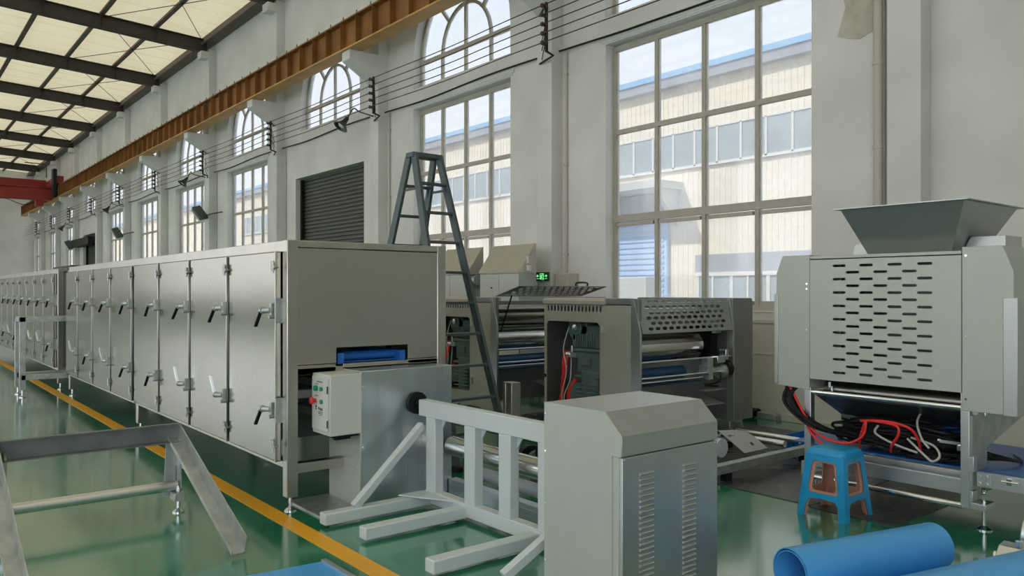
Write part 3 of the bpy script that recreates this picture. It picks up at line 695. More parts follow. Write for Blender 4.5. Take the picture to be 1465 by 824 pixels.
# welded pale frame
wf = thing('welded_frame', 'pale grey welded tube frame with upright bars and floor legs', 'frame', (-4.3, 3.2, 0))
FY0, FY1 = 3.20, 3.28
m = MB(); m.box(-5.09, -3.2, FY0, FY1, .665, .785); m.box(-5.0, -3.2, FY0, FY1, .03, .125)
for x in (-4.93, -4.44, -4.05, -3.655, -3.27): m.box(x - .062, x + .062, FY0 + .002, FY1 - .002, .12, .67)
m.build('bar_panel', M_white, wf, bevel=.006)
m = MB()
for x in (-4.93, -4.44, -4.05, -3.655):
    for sg in (1,):
        m.prism([(x + .06, .668), (x + .13, .668), (x + .062, .58)], 'Y', FY1 - .02, FY1 - .01)
m.build('gusset', M_white, wf)
for x, ya in ((-4.97, 2.36), (-4.52, 2.42), (-3.74, 2.42)):
    B(x - .045, x + .045, ya, FY0 + .01, .02, .10).build('floor_leg', M_white, wf, bevel=.008)
MB().bar((-4.97, 2.60, .10), (-5.04, 3.2, .60), .055, .055).build('diagonal_brace', M_white, wf, bevel=.005)
MB().bar((-3.42, 2.70, .03), (-3.35, 3.2, .32), .055, .055).build('diagonal_brace', M_white, wf, bevel=.005)
MB().prism([(-5.02, 2.98), (-5.02, 3.2), (-4.62, 3.2)], 'Z', .105, .115).build('gusset', M_white, wf, bevel=.002)
# shaft roller and aluminium beams behind
rl = thing('wind_up_roller', 'polished steel roller running behind the pale frame', 'roller', (-4.2, 3.6, .38))
MB().cyl((-5.15, 3.55, .385), (-3.2, 3.55, .385), .075, n=36).build('roller_shell', M_roll, rl)
MB().cyl((-5.235, 3.55, .385), (-2.62 - .5, 3.55, .385), .025, n=12).build('shaft', M_black, rl)
for y, z, lab in ((3.72, .16, 'upper aluminium beam lying behind the pale frame'), (3.56, .08, 'lower aluminium beam lying behind the pale frame')):
    m = MB(); m.box(-5.22, -3.1, y, y + .08, z - .05, z + .03); m.box(-5.22, -3.1, y - .004, y, z - .012, z - .004)
    if z > .1: m.box(-5.22, -5.14, y, y + .08, 0, z - .05); m.box(-3.3, -3.2, y, y + .08, 0, z - .05)
    else: m.box(-5.22, -3.1, y, y + .08, 0, z - .05)
    tag(m.build('aluminium_beam', M_alu, org=(-4.2, y, 0), bevel=.004), lab, 'beam')
gm = thing('gear_motor', 'dark green grey gear motor on the floor behind the pale frame', 'motor', (-4.55, 4.2, 0))
m = MB(); m.cyl((-4.85, 4.15, .22), (-4.35, 4.15, .22), .10, n=20)
for i in range(10): m.cyl((-4.8 + .04 * i, 4.15, .22), (-4.785 + .04 * i, 4.15, .22), .12, n=20)
m.build('motor_body', M_motor, gm); B(-4.8, -4.4, 4.05, 4.25, 0, .12).build('motor_foot', M_motor, gm, bevel=.01); B(-4.7, -4.55, 4.02, 4.12, .3, .38).build('terminal_box', M_black, gm, bevel=.01)
MB().lathe([(.001, 0), (.13, 0), (.13, .05), (.1, .06), (.001, .06)], (-4.9, 4.15, .22), (-1, 0, 0)).build('fan_cover', M_black, gm)
tag(B(-3.95, -3.5, 4.3, 4.36, 0, .52).build('blue_panel', M_belt, org=(-3.7, 4.3, 0), bevel=.006), 'blue sheet standing upright on the floor behind the pale frame', 'panel')
tag(B(-5.43, -5.31, 4.28, 4.38, 0, .81).box(-5.40, -5.39, 4.275, 4.28, .05, .8).build('steel_post', M_ovenF, org=(-5.37, 4.3, 0), bevel=.006), 'bright square steel post standing on the floor behind the pale frame', 'post')
# grey louvred cabinet
gc = thing('louvred_cabinet', 'silver grey cabinet with sloped hood and louvred door in the foreground', 'cabinet', (-2.9, 3.2, 0))
X0, X1, Y0, Y1 = -3.19, -2.63, 2.80, 3.55
MB().box(X0, X1 - .02, Y0, Y1, 0, .80).build('cabinet_body', M_grey, gc, bevel=.004)
MB().prism([(X0, .80), (X1, .80), (X1, .90), (X1 - .11, 1.008), (X0, 1.008)], 'Y', Y0, Y1 + .002).build('hood', M_grey2, gc, bevel=.004)
MB().prism([(X0, .0), (X1 - .06, .0), (X1 - .06, .80), (X1, .80), (X1, .90), (X1 - .11, 1.008), (X0, 1.008)], 'Y', Y0 - .004, Y0 - .0005).build('side_panel', M_grey, gc)
pd = B(X1 - .02, X1 + .002, Y0 + .004, Y1 - .004, .03, .795).build('louvred_door', M_grey2, gc, bevel=.003)
for yc in (2.975, 3.305):
    m = MB()
    for i in range(25):
        z = .70 - i * .0265; wy = .05
        v = []
        for t in range(7):
            a = math.pi * t / 6
            v += [(X1 + .001 + .011 * math.sin(a), yc - wy, z - .008 * math.cos(a)), (X1 + .001 + .011 * math.sin(a) , yc + wy, z - .008 * math.cos(a))]
        f = [(2 * t, 2 * t + 1, 2 * t + 3, 2 * t + 2) for t in range(6)] + [tuple(2 * t for t in range(7)), tuple(2 * t + 1 for t in range(7))[::-1]]
        m.add(v, f)
    m.build('louvre_row', M_grey2, pd)
m = MB()
for y, z in ((Y0 + .02, .785), (Y1 - .02, .785)): m.cyl((X1, y, z), (X1 + .006, y, z), .006, n=8)
for z in (.98, .78, .5, .2): m.cyl((X0 + .015, Y0 - .01, z - .03), (X0 + .015, Y0, z - .03), .006, n=8)
m.build('screw', M_rod, gc)

# ------------------------------------------------------------------ step ladder
ld = thing('step_ladder', 'tall dark grey A-frame step ladder standing behind the near oven', 'ladder', (-6.78, 4.33, 0))
LX, LY, LZ = -6.78, 4.33, 2.99
def lp(sx_, sy_, z):
    t = LZ - z
    return Vector((LX + sx_ * (.04 + .325 * t), LY + sy_ * (.145 + .052 * t), z))
for sx_ in (-1, 1):
    for sy_ in (-1, 1):
        MB().bar(lp(sx_, sy_, LZ - .02), lp(sx_, sy_, 0.03), 0.034, .09, (1, 0, 0) if False else (sx_, 0, .3)).build('side_rail', M_ladder, ld, bevel=.004)
        p = lp(sx_, sy_, .0); B(p.x - .055, p.x + .055, p.y - .03, p.y + .03, 0, .05).build('rubber_foot', M_black, ld, bevel=.008)
    for i in range(9):
        z = .31 + i * .295; a = lp(sx_, -1, z); b = lp(sx_, 1, z)
        m = MB().bar(a, b, .07, .025); m.bar(b + Vector((0, -.02, -.0)), lp(sx_, 1, z - .12) + Vector((0, -.0, 0)), .03, .012, (1, 0, 0))
        m.build('rung', M_ladder, ld, bevel=.003)
MB().box(LX - .07, LX + .07, LY - .175, LY + .175, LZ - .05, LZ).build('top_cap', M_ladder, ld, bevel=.006)
m = MB()
for sy_ in (-1, 1): m.bar(lp(-1, sy_, 2.62), lp(1, sy_, 2.62), .008, .025)
m.build('spreader_bar', M_ladder, ld)

# ------------------------------------------------------------------ roller presses
def press(dx, label, opened):
    X = -5.45 + dx; XL = -6.90 + dx; Yn = 6.05
    r = thing('roller_press', label, 'machine', (X - .7, 7.0, 0), 'roller presses behind the cabinets')
    # near housing: front sheet with hatch and vent slots
    wx = X - XL; fr_ = M_press
    Zt = 1.525
    hx0, hx1 = XL + .04, XL + .90
    holes = [rrect(hx0, hx1, .30, 1.265, .05)]
    holes += [slot2(XL + .07 + i * .056, 1.41) for i in range(16)]
    m = MB(); m.holed([(XL, .12), (X - .03, .12), (X - .03, Zt - .06), (XL, Zt - .06)], holes, lambda a, b, t: (a, t, b), Yn, Yn + .012)
    m.build('front_sheet', fr_, r, smooth=False)
    MB().prism([(Yn - .03, 1.455), (Yn - .03, 1.50), (Yn - .01, Zt), (Yn + .45, Zt), (Yn + .45, 1.455)], 'X', XL, XL + .99).build('rounded_top', fr_, r, bevel=.008)
    m = MB(); m.box(XL, XL + .012, Yn + .012, Yn + .45, .12, 1.455); m.box(XL, XL + .93, Yn + .44, Yn + .452, .12, 1.455); m.box(XL, XL + .93, Yn + .012, Yn + .44, .12, .14); m.box(XL + .92, XL + .932, Yn + .012, Yn + .44, .12, 1.455); m.box(XL + .99, X - .03, Yn, Yn + .06, 1.455, Zt)
    m.build('housing_shell', M_pressD, r)
    sp = [(Yn, .12), (Yn + .46, .12), (Yn + .46, Zt)]
    MB().holed([(Yn - .002, .12), (Yn + .05, .12), (Yn + .05, Zt - .005), (Yn - .002, Zt - .005)], [], lambda a, b, t: (t, a, b), X - .035, X + .0).build('side_edge', M_pressD, r, bevel=.003)
    MB().prism([(X - .06, Zt), (X + .03, 1.18), (X + .03, .12), (X - .10, .12), (X - .10, Zt)], 'Y', Yn - .004, Yn + .02).build('side_plate', M_guard, r, bevel=.003)
    for z in (1.2, .45): B(XL + .93, XL + .965, Yn - .02, Yn, z - .04, z + .04).cyl((XL + .95, Yn - .02, z - .045), (XL + .95, Yn - .02, z + .045), .009, n=8).build('hatch_hinge', M_galv, r)
    MB().cyl((XL + .02, Yn - .03, .63), (XL + .02, Yn, .63), .02).build('latch_knob', M_black, r)
    # gear motor and hoses inside the hatch
    gx = XL + .43
    m = MB(); m.cyl((gx, Yn + .12, 1.19), (gx, Yn + .3, 1.19), .155, n=28); m.cyl((gx, Yn + .09, 1.19), (gx, Yn + .12, 1.19), .085, n=24)
    for i in range(9): m.box(gx - .02 + .035 * i, gx - .005 + .035 * i, Yn + .10, Yn + .12, .98, 1.13)
    m.box(gx - .08, gx + .44, Yn + .12, Yn + .36, .97, 1.22); m.box(gx + .02, gx + .42, Yn + .10, Yn + .32, .70, .93); m.cyl((gx + .22, Yn + .22, .22), (gx + .22, Yn + .22, .72), .19, n=20)
    for i in range(7): m.box(gx + .06, gx + .38, Yn + .03, Yn + .05, .30 + .045 * i, .315 + .045 * i)
    m.box(gx - .04, gx + .14, Yn + .04, Yn + .2, .38, .58); m.box(gx - .06, gx + .44, Yn + .08, Yn + .36, .93, .965); m.box(gx - .0, gx + .44, Yn + .06, Yn + .34, .64, .67); m.box(gx + .1, gx + .24, Yn + .07, Yn + .1, .78, .86)
    m.build('gear_motor', M_motor, r, bevel=.008, label='green grey gear motor inside the hatch')
    MB().lathe([(.001, 0), (.035, 0), (.04, .02), (.001, .03)], (gx, Yn + .09, 1.19), (0, -1, 0)).build('shaft_end', M_roll, r)
    m = MB()
    for a, b, c in ((.0, 0, 0), (.03, .02, .02), (-.03, -.02, .04)):
        m.tube([(gx - .17 + a, Yn + .12, .92), (gx - .16 + a, Yn + .07, .78), (gx - .2 + b, Yn + .06 + c, .55), (gx - .26 + a, Yn + .1, .34), (gx - .36 + a, Yn + .1, .2)], .012, 7)
    m.tube([(gx + .04, Yn + .06, .62), (gx - .02, Yn + .05, .52), (gx - .06, Yn + .06, .38), (gx - .05, Yn + .1, .2)], .016, 7)
    m.tube([(gx + .02, Yn + .06, .62), (gx - .06, Yn + .05, .5), (gx - .1, Yn + .06, .36), (gx - .1, Yn + .1, .2)], .014, 7)
    m.build('red_hose', M_redc, r)
    m = MB(); m.tube([(gx - .14, Yn + .12, 1.2), (gx - .19, Yn + .08, .95), (gx - .12, Yn + .06, .7), (gx - .2, Yn + .06, .4), (gx - .14, Yn + .1, .2)], .007, 6)
    m.tube([(gx - .1, Yn + .12, .9), (gx - .08, Yn + .08, .6), (gx - .16, Yn + .06, .4), (gx - .12, Yn + .1, .2)], .007, 6)
    m.build('grey_hose', M_greyc, r)
    m = MB(); m.box(gx - .1, gx + .04, Yn + .06, Yn + .12, .86, .92); m.cyl((gx - .13, Yn + .08, .89), (gx - .06, Yn + .08, .89), .028, n=12); m.cyl((gx - .05, Yn + .08, .9), (gx - .05, Yn + .08, .99), .02, n=12)
    m.build('valve_block', M_rod, r)
    MB().lathe([(.001, 0), (.025, 0), (.03, .02), (.001, .03)], (XL + .22, Yn + .43, .62), (0, -1, 0)).build('knob', M_black, r)
    # far housing
    m = MB(); m.prism([(7.64, .12), (8.03, .12), (8.03, 1.48), (8.01, Zt), (7.64, Zt)], 'X', XL, X); m.build('far_housing', M_pressD, r, bevel=.006)
    MB().prism([(X - .02, 1.52), (X + .03, 1.18), (X + .03, .12), (X - .06, .12), (X - .06, 1.52)], 'Y', 7.61, 7.64).build('side_plate', M_guard, r, bevel=.003)
    m = MB()
    for x in (XL + .1, X - .1):
        for y in (Yn + .1, Yn + .38, 7.72, 7.95): foot(m, x, y, .14, .04)
    m.build('machine_feet', M_galv, r)
    # rollers between the housings
    ya, yb = Yn + .03, 7.62
    MB().cyl((X - .42, ya, 1.28), (X - .42, yb - .12, 1.28), .14, n=40).build('upper_roller', M_rollD, r)
    MB().cyl((X - .35, Yn + .02, .985), (X - .35, 7.36, .985), .155, n=44).build('lower_roller', M_roll, r)
    m = MB(); m.cyl((X - .35, 7.36, .985), (X - .35, yb, .985), .06); m.cyl((X - .35, 7.42, .985), (X - .35, 7.5, .985), .12); m.box(X - .5, X - .2, 7.5, 7.62, .8, 1.2); m.build('bearing_block', M_black, r)
    m = MB(); m.cyl((X - .03, Yn, .865), (X - .03, yb, .865), .013); m.cyl((X - .02, Yn, .70), (X - .02, yb - .1, .70), .013); m.cyl((X - .02, Yn, .655), (X - .02, yb - .5, .655), .01)
    m.build('guide_rod', M_rod, r)
    m = MB(); m.cyl((X - .3, Yn + .02, .70), (X - .3, 7.1, .70), .07, n=24); m.build('belt_roller', M_beltD, r, label='blue belt roller')
    m = MB(); m.box(X - .48, X - .1, Yn + .03, 7.2, .60, .61); m.build('belt_run', M_beltD, r)
    m = MB(); m.box(X - .12, X + .02, 7.12, 7.5, .50, .505); m.box(X - .1, X + .0, 7.2, 7.28, .62, .86); m.cyl((X - .05, 7.3, .72), (X - .05, 7.45, .72), .04, n=12); m.cyl((X - .05, 7.44, .7), (X - .05, 7.56, .7), .085, n=16); m.box(X - .1, X + .02, 7.15, 7.2, .7, .78)
    m.build('tension_unit', M_galv, r, bevel=.003)
    m = MB(); m.box(X - .06, X + .03, 7.32, 7.46, .80, .88); m.box(X - .06, X + .03, 7.47, 7.52, .83, .95); m.build('limit_switch', M_rod, r, bevel=.004)
    m = MB(); m.cyl((X - .04, 7.52, .72), (X - .04, 7.6, .72), .09, n=16); m.tube([(X - .05, 7.45, .78), (X + .0, 7.4, .6), (X - .05, 7.2, .56), (X - .1, 7.5, .52)], .012, 6); m.build('cable_loop', M_black, r)
    B(X - .45, X - .15, 7.52, 7.63, 1.12, 1.3).build('bearing_cover', M_box, r, bevel=.006)
    MB().box(X - .40, X - .38, Yn + .03, 7.64, .16, .58).build('lower_sheet', M_pressD, r)
    MB().prism([(X - .28, .40), (X + .02, .34), (X + .02, .35), (X - .28, .41)], 'Y', 6.9, 7.45).build('drip_tray', M_galv, r)
    m = MB(); m.box(X - .3, X - .05, Yn + .03, 7.64, 1.43, 1.48)
    m.build('cross_tie', M_pressD, r)
    # guard with rows of slots
    wy = 7.60 - (Yn + .03)
    hs = []
    for j in range(6):
        n_ = 12 if j % 2 == 0 else 12
        for i in range(n_): hs.append(slot(.14 + i * .108 + (.05 if j % 2 else 0), .05 + j * .055, .082, .033, 2))
    if not opened:
        fnn = lambda a, b, t: (X + .028 - b * .085 / .345 + t, Yn + .03 + a, 1.165 + b)
        g = MB().holed([(0, 0), (wy, 0), (wy, .36), (0, .36)], hs, fnn, 0, .004)
        gd = g.build('slotted_guard', M_guard, r, smooth=False)
    else:
        fnn = lambda a, b, t: (X - .06 + b * 1.35, Yn + .03 + a, 1.535 + b * .36 + t)
        g = MB().holed([(0, 0), (wy, 0), (wy, .36), (0, .36)], hs, fnn, 0, .006)
        gd = g.build('slotted_guard', M_guard, r, smooth=False, label='slotted guard swung up open')
        MB().tube([(X + .40, 7.05, 1.66), (X + .41, 7.06, 1.71), (X + .41, 7.24, 1.71), (X + .40, 7.25, 1.66)], .012, 6).build('handle', M_black, gd)
        MB().tube([(X - .02, Yn + .1, 1.1), (X + .2, Yn + .1, 1.55)], .01, 6).build('gas_strut', M_black, r)
    return r
def slot2(cx, cz): 
    n = 3; r = .016; h = .035; pts = []
    for sgn in (1, -1):
        for i in range(n + 1):
            t = math.pi * i / n
            pts.append((cx + sgn * r * math.cos(t), cz + sgn * (h - r) + sgn * r * math.sin(t)))
    return pts
press(0, 'taupe roller press with slotted guard closed, hatch showing red hoses, nearer one', False)
press(-2.376, 'taupe roller press with its slotted guard swung up, beside the near oven', True)
# tall hooded machines by the wall
for i, xr in enumerate((-9.70, -11.12, -12.55)):
    lab = ['taupe hooded steel cabinet with slanted top, nearest the exit sign', 'taupe hooded steel cabinet with slanted top, middle one behind the ladder', 'taupe hooded steel cabinet, leftmost behind the near oven'][i]
    r = thing('hooded_cabinet', lab, 'cabinet', (xr - .55, 8.35, 0), 'hooded cabinets by the wall')
    xl = xr - 1.08
    MB().box(xl, xr - .02, 8.0, 8.30, 0, 1.93).build('cabinet_body', M_pressD, r, bevel=.004)
    MB().prism([(7.98, 1.90), (7.98, 1.925), (8.30, 2.375), (8.33, 2.38), (8.33, 1.90)], 'X', xl - .01, xr).build('slanted_hood', M_press, r, bevel=.005)
    for a in (0, 1):
        d = B(xl + .02 + a * .52, xl + .53 + a * .52, 7.985, 8.0, .2, 1.88).build('door', M_grey, r, bevel=.004)
    MB().lathe([(.001, 0), (.012, 0), (.012, .02), (.001, .02)], (xl + .35, 7.985, 1.66), (0, -1, 0), 10).build('lock', M_black, r)
    m = MB(); m.cyl((xr, 8.15, 2.05), (xr, 8.15, 2.17), .03, n=10); m.cyl((xr + .02, 8.15, 1.93), (xr + .02, 8.15, 2.02), .045, n=10)
    m.cyl((xr, 8.15, 2.0), (xr + .06, 8.15, 2.0), .02, n=8)
    if i == 0: m.build('air_filter', M_box, r)
    else:
        MB().cyl((xr - .02, 8.1, 1.80), (xr + .12, 8.1, 1.80), .07).cyl((xr + .12, 8.1, 1.80), (xr + .15, 8.1, 1.80), .09).build('pipe_flange', M_galv, r)
        B(xr, xr + .02, 8.05, 8.28, 1.35, 1.65).build('vent_grille', M_galv, r)

# ------------------------------------------------------------------ hopper machine at right
hm = thing('hopper_machine', 'grey sheet metal feeding machine with slotted front and hopper on top', 'machine', (-2.8, 6.4, 0))
Yf = 5.70
hs = []
for j in range(17):
    z = 1.795 - j * .0507
    if j % 2 == 0:
        for i in range(4): hs.append(slot(-3.105 + i * .209, z, .104, .020))
    else:
        for i in range(3): hs.append(slot(-3.0 + i * .209, z, .104, .020))
MB().holed([(-3.345, .92), (-2.24, .92), (-2.24, 1.845), (-3.345, 1.845)], hs, lambda a, b, t: (a, t, b), Yf - .012, Yf).build('slotted_front_panel', M_grey, hm, smooth=False)
B(-3.345, -2.24, Yf - .014, Yf + 1.3, 1.852, 1.875).build('top_cover', M_grey, hm, bevel=.003)
MB().prism([(-2.236, .80), (-1.925, .80), (-1.925, 1.73), (-1.99, 1.90), (-2.236, 1.90)], 'Y', Yf - .012, Yf + 1.3).build('side_housing', M_grey, hm, bevel=.004)
MB().prism([(-3.349, .83), (-3.64, .85), (-3.64, 1.74), (-3.585, 1.885), (-3.349, 1.885)][::-1], 'Y', Yf - .012, Yf + 1.3).build('side_housing', M_grey, hm, bevel=.004)
B(-1.985, -1.90, Yf - .02, Yf + 1.1, .795, 1.56).build('side_cover', M_grey2, hm, bevel=.004)
B(-3.655, -3.62, Yf - .02, Yf + 1.1, .86, 1.58).build('side_cover', M_grey2, hm, bevel=.004)
m = MB()
for x, z in ((-2.21, 1.84), (-2.21, 1.3), (-2.21, .88), (-3.37, 1.66), (-3.37, 1.62), (-3.37, 1.3)): m.cyl((x, Yf - .018, z), (x, Yf - .01, z), .008, n=8)
m.build('screw', M_rod, hm)
m = MB(); m.box(-3.34, -2.24, Yf + .45, Yf + .46, .55, 1.84); m.build('inner_sheet', M_pressD, hm)
# hopper
def frus(b0, b1, z0, z1):
    v = [(b0[0], b0[2], z0), (b0[1], b0[2], z0), (b0[1], b0[3], z0), (b0[0], b0[3], z0), (b1[0], b1[2], z1), (b1[1], b1[2], z1), (b1[1], b1[3], z1), (b1[0], b1[3], z1)]
    return v, [(0, 1, 5, 4), (1, 2, 6, 5), (2, 3, 7, 6), (3, 0, 4, 7)]
m = MB(); v, f = frus((-2.95, -2.36, 5.83, 6.35), (-3.08, -2.21, 5.66, 6.60), 1.875, 2.215); m.add(v, f)
v, f = frus((-2.944, -2.366, 5.836, 6.344), (-3.074, -2.216, 5.666, 6.594), 1.88, 2.215); m.add(v, [q[::-1] for q in f])
m.build('hopper', M_guard, hm, smooth=False)
m = MB(); m.box(-3.12, -2.17, 5.62, 5.67, 2.213, 2.22); m.box(-3.12, -2.17, 6.59, 6.64, 2.213, 2.22); m.box(-3.12, -3.07, 5.66, 6.6, 2.213, 2.22); m.box(-2.22, -2.17, 5.66, 6.6, 2.213, 2.22)
m.build('hopper_rim', M_grey2, hm)
MB().holed(rrect(-3.50, -2.27, 1.80, 2.01, .04), [], lambda a, b, t: (a, t, b), 6.66, 6.672).build('support_plate', M_grey2, hm, smooth=False)
MB().prism([(-2.36, 1.875), (-2.08, 1.875), (-2.08, 1.985), (-2.30, 1.985)], 'Y', 6.0, 6.3).build('side_bracket', M_grey2, hm, bevel=.003)
# lower frame
B(-2.25, -2.195, Yf + .0, Yf + .06, .15, .92).build('post', M_alu, hm, bevel=.003)
B(-3.40, -3.345, Yf + .0, Yf + .06, .15, .85).build('post', M_alu, hm, bevel=.003)
MB().holed([(5.76, .15), (5.90, .15), (5.90, .36), (6.0, .38), (6.0, .52), (7.2, .80), (7.2, .92), (5.76, .92)], [], lambda a, b, t: (t, a, b), -2.21, -2.195).build('side_plate', M_galv, hm, smooth=False)
m = MB(); m.box(-2.195, -2.17, 5.70, 5.78, .77, .83); m.box(-2.195, -2.09, 5.70, 5.76, .805, .83); m.cyl((-2.11, 5.73, .77), (-2.11, 5.73, .805), .014, n=6); m.build('clamp_block', M_rod, hm, bevel=.003); B(-2.20, -2.16, 5.68, 5.74, .40, .50).build('joint_plate', M_alu, hm, bevel=.003)
for x in (-2.16, -3.38):
    m = MB(); m.box(x - .06, x + .06, Yf + .02, Yf + .17, .14, .185); m.box(x - .06, x - .02, Yf + .02, Yf + .10, .185, .26); m.build('foot_block', M_alu, hm, bevel=.004)
    foot(MB(), x + .02, Yf + .10, .27, .05).build('foot', M_rod, hm)
B(-3.345, -2.25, Yf + .01, Yf + .04, .235, .335).build('front_beam', M_alu, hm, bevel=.003)
MB().cyl((-3.36, Yf + .03, .815), (-2.24, Yf + .03, .815), .022).build('polished_bar', M_rod, hm)
MB().cyl((-3.36, Yf + .02, .155), (-2.24, Yf + .02, .155), .022).build('lower_bar', M_rod, hm)
MB().prism([(5.78, .80), (6.15, .62), (6.15, .60), (5.78, .78)], 'X', -3.34, -2.25).build('chute_sheet', M_mat, hm)
MB().prism([(6.14, .90), (6.15, .90), (6.15, .52), (6.14, .52)], 'X', -3.0, -2.25).build('belt_apron', M_belt, hm, label='dark blue belt apron')
MB().cyl((-3.34, 5.95, .82), (-2.25, 5.95, .82), .07, n=28).build('press_roller', M_rollD, hm)
m = MB(); m.box(-2.40, -2.25, 5.74, 5.79, .555, .575); m.box(-2.28, -2.25, 5.72, 5.79, .52, .555); m.cyl((-2.40, 5.765, .565), (-2.42, 5.765, .565), .015, n=8); m.build('sensor_arm', M_rod, hm)
m = MB(); m.box(-3.22, -3.20, 5.74, 5.75, .86, .90); m.cyl((-3.19, 5.74, .83), (-3.19, 5.74, .87), .008, n=8); m.build('small_bolt', M_rod, hm)
# belt conveyor through the machine
bc = thing('belt_conveyor', 'low blue belt conveyor passing under the hopper machine to the right', 'conveyor', (-2.4, 6.3, 0))
B(-3.6, -1.92, 5.85, 6.95, .375, .385).build('belt', M_belt, bc)
MB().cyl((-1.92, 5.85, .355), (-1.92, 6.95, .355), .03).build('nose_roller', M_beltL, bc)
m = MB(); m.box(-2.185, -1.885, 5.795, 5.83, .285, .385); m.box(-3.33, -2.26, 5.80, 5.83, .26, .37); m.build('side_rail', M_alu, bc, bevel=.003)
B(-3.6, -1.9, 6.97, 7.0, .27, .385).build('side_rail', M_alu, bc, bevel=.003)
m = MB(); m.box(-2.18, -2.10, 5.787, 5.795, .29, .38)
for x in (-2.165, -2.12):
    for z in (.31, .36): m.cyl((x, 5.78, z), (x, 5.79, z), .01, n=8)
m.build('end_bracket', M_alu, bc); m = MB(); m.cyl((-2.03, 5.785, .35), (-1.93, 5.785, .35), .007, n=8); m.box(-2.0, -1.97, 5.78, 5.8, .33, .37); m.build('belt_tensioner', M_rod, bc)
for x in (-3.45, -2.0):
    B(x - .02, x + .02, 6.85, 6.9, 0, .27).build('leg', M_alu, bc)
# cables piled on the conveyor
m = MB()
for i in range(95):
    cx, cy = random.uniform(-3.1, -2.4), random.uniform(5.88, 6.25); rx, ry = random.uniform(.12, .38), random.uniform(.05, .16); z = random.uniform(.40, .54) + .14 * math.exp(-((cx + 2.75) / .3) ** 2) * random.random(); ph = random.uniform(0, 6.28)
    pts = [(min(-2.27, max(-3.3, cx + rx * math.cos(ph + t * .75))), max(5.86, cy + ry * math.sin(ph + t * .75)), z + .02 * math.sin(t * 1.3 + i)) for t in range(random.randint(6, 10))]
    m.tube(pts, random.choice((.007, .009, .011)), 6)
for i in range(26):
    a = random.uniform(-.05, .05); b = random.uniform(-.05, .02)
    m.tube([(-3.60 + a * .3 + i * .006, 5.76, .87), (-3.52 + a, 5.68 + b, .74), (-3.40 + a, 5.68 + b, .62), (-3.26 + a, 5.72 + b, .54), (-3.08 + 2 * a, 5.9, .47), (-2.9, 5.98, .44)], .009, 6)
for i in range(4):
    m.tube([(-2.5, 6.0, .45), (-2.3, 6.05, .42 + i * .02), (-2.13, 6.1 + i * .03, .43), (-2.08, 6.3, .40), (-2.2, 6.5, .40)], .008, 6)
tag(m.build('black_cable_tangle', M_black, org=(-2.8, 6, .4)), 'tangled heap of thin black cables on the conveyor under the hopper machine', 'cables', kind='stuff')
for pts, lab in (([(-3.55, 5.72, .86), (-3.36, 5.655, .62), (-3.27, 5.67, .50), (-3.05, 5.66, .46), (-2.92, 5.68, .53), (-2.9, 5.69, .64), (-2.96, 5.72, .50), (-3.0, 5.80, .42)], 'red cable hanging from the left housing of the hopper machine'),
                 ([(-2.94, 5.70, .64), (-2.75, 5.69, .66), (-2.6, 5.72, .63), (-2.56, 5.77, .55), (-2.57, 5.83, .47)], 'red cable arching over the black cable heap to the right'),
                 ([(-2.85, 5.69, .655), (-2.68, 5.69, .64), (-2.66, 5.69, .58), (-2.72, 5.72, .49), (-2.78, 5.83, .42)], 'red cable bending down in the middle of the cable heap'),
                 ([(-3.36, 5.65, .62), (-3.33, 5.66, .52), (-3.24, 5.66, .44), (-3.12, 5.67, .40)], 'short red cable end just above the blue stool')):
    tag(MB().tube(pts, .010, 8).build('red_cable', M_redc, org=pts[0]), lab, 'cable', 'red cables')
for pts, lab in (([(-2.82, 5.72, .62), (-2.84, 5.72, .56), (-2.7, 5.72, .50), (-2.55, 5.74, .46)], 'grey cable curving on the left of the black heap'),
                 ([(-2.62, 5.74, .55), (-2.5, 5.72, .46), (-2.44, 5.72, .42), (-2.40, 5.74, .46), (-2.46, 5.78, .52), (-2.62, 5.8, .55)], 'grey cable looping at the right of the black heap'),
                 ([(-2.62, 6.0, .74), (-2.60, 5.85, .66), (-2.54, 5.78, .56), (-2.48, 5.76, .50)], 'grey cable hanging down behind the red cables')):
    tag(MB().tube(pts, .008, 8).build('grey_cable', M_greyc, org=pts[0]), lab, 'cable', 'grey cables')

# ------------------------------------------------------------------ floor things at right
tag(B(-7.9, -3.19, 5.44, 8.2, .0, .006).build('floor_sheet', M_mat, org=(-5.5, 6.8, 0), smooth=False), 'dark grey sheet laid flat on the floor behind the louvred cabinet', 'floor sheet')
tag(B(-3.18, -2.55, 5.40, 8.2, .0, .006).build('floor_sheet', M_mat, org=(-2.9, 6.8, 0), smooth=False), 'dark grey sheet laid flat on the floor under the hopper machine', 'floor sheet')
lf = thing('roller_bed_frame', 'low grey frame with white roller lying on the dark floor sheet', 'frame', (-4.3, 6.3, 0))
m = MB(); m.box(-4.10, -4.02, 5.35, 6.95, .075, .15); m.box(-4.95, -4.87, 5.35, 6.95, .075, .15); m.box(-4.9, -4.05, 5.36, 5.44, .075, .15); m.build('side_beam', M_galv, lf, bevel=.004)
for x in (-4.06, -4.91):
    for y in (5.6, 6.8): B(x - .03, x + .03, y - .04, y + .04, .006, .075).build('support_pad', M_black, lf)
MB().cyl((-4.85, 5.9, .20), (-4.32, 5.9, .20), .085, n=28).build('white_roller', M_white, lf)
hl = [slot(6.10, .285, .10, .018), slot(6.28, .20, .05, .03)]
MB().holed([(6.08, .15), (6.44, .15), (6.39, .25), (6.33, .295), (6.24, .315), (5.98, .335)], hl, lambda a, b, t: (-4.22 + (b - .15) * -1.15 + t, a, b), 0, .01).build('slotted_plate', M_grey2, lf, smooth=False)
for y in (6.55, 6.8): MB().cyl((-4.8, y, .19), (-4.1, y, .19), .03).build('thin_roller', M_rod, lf)
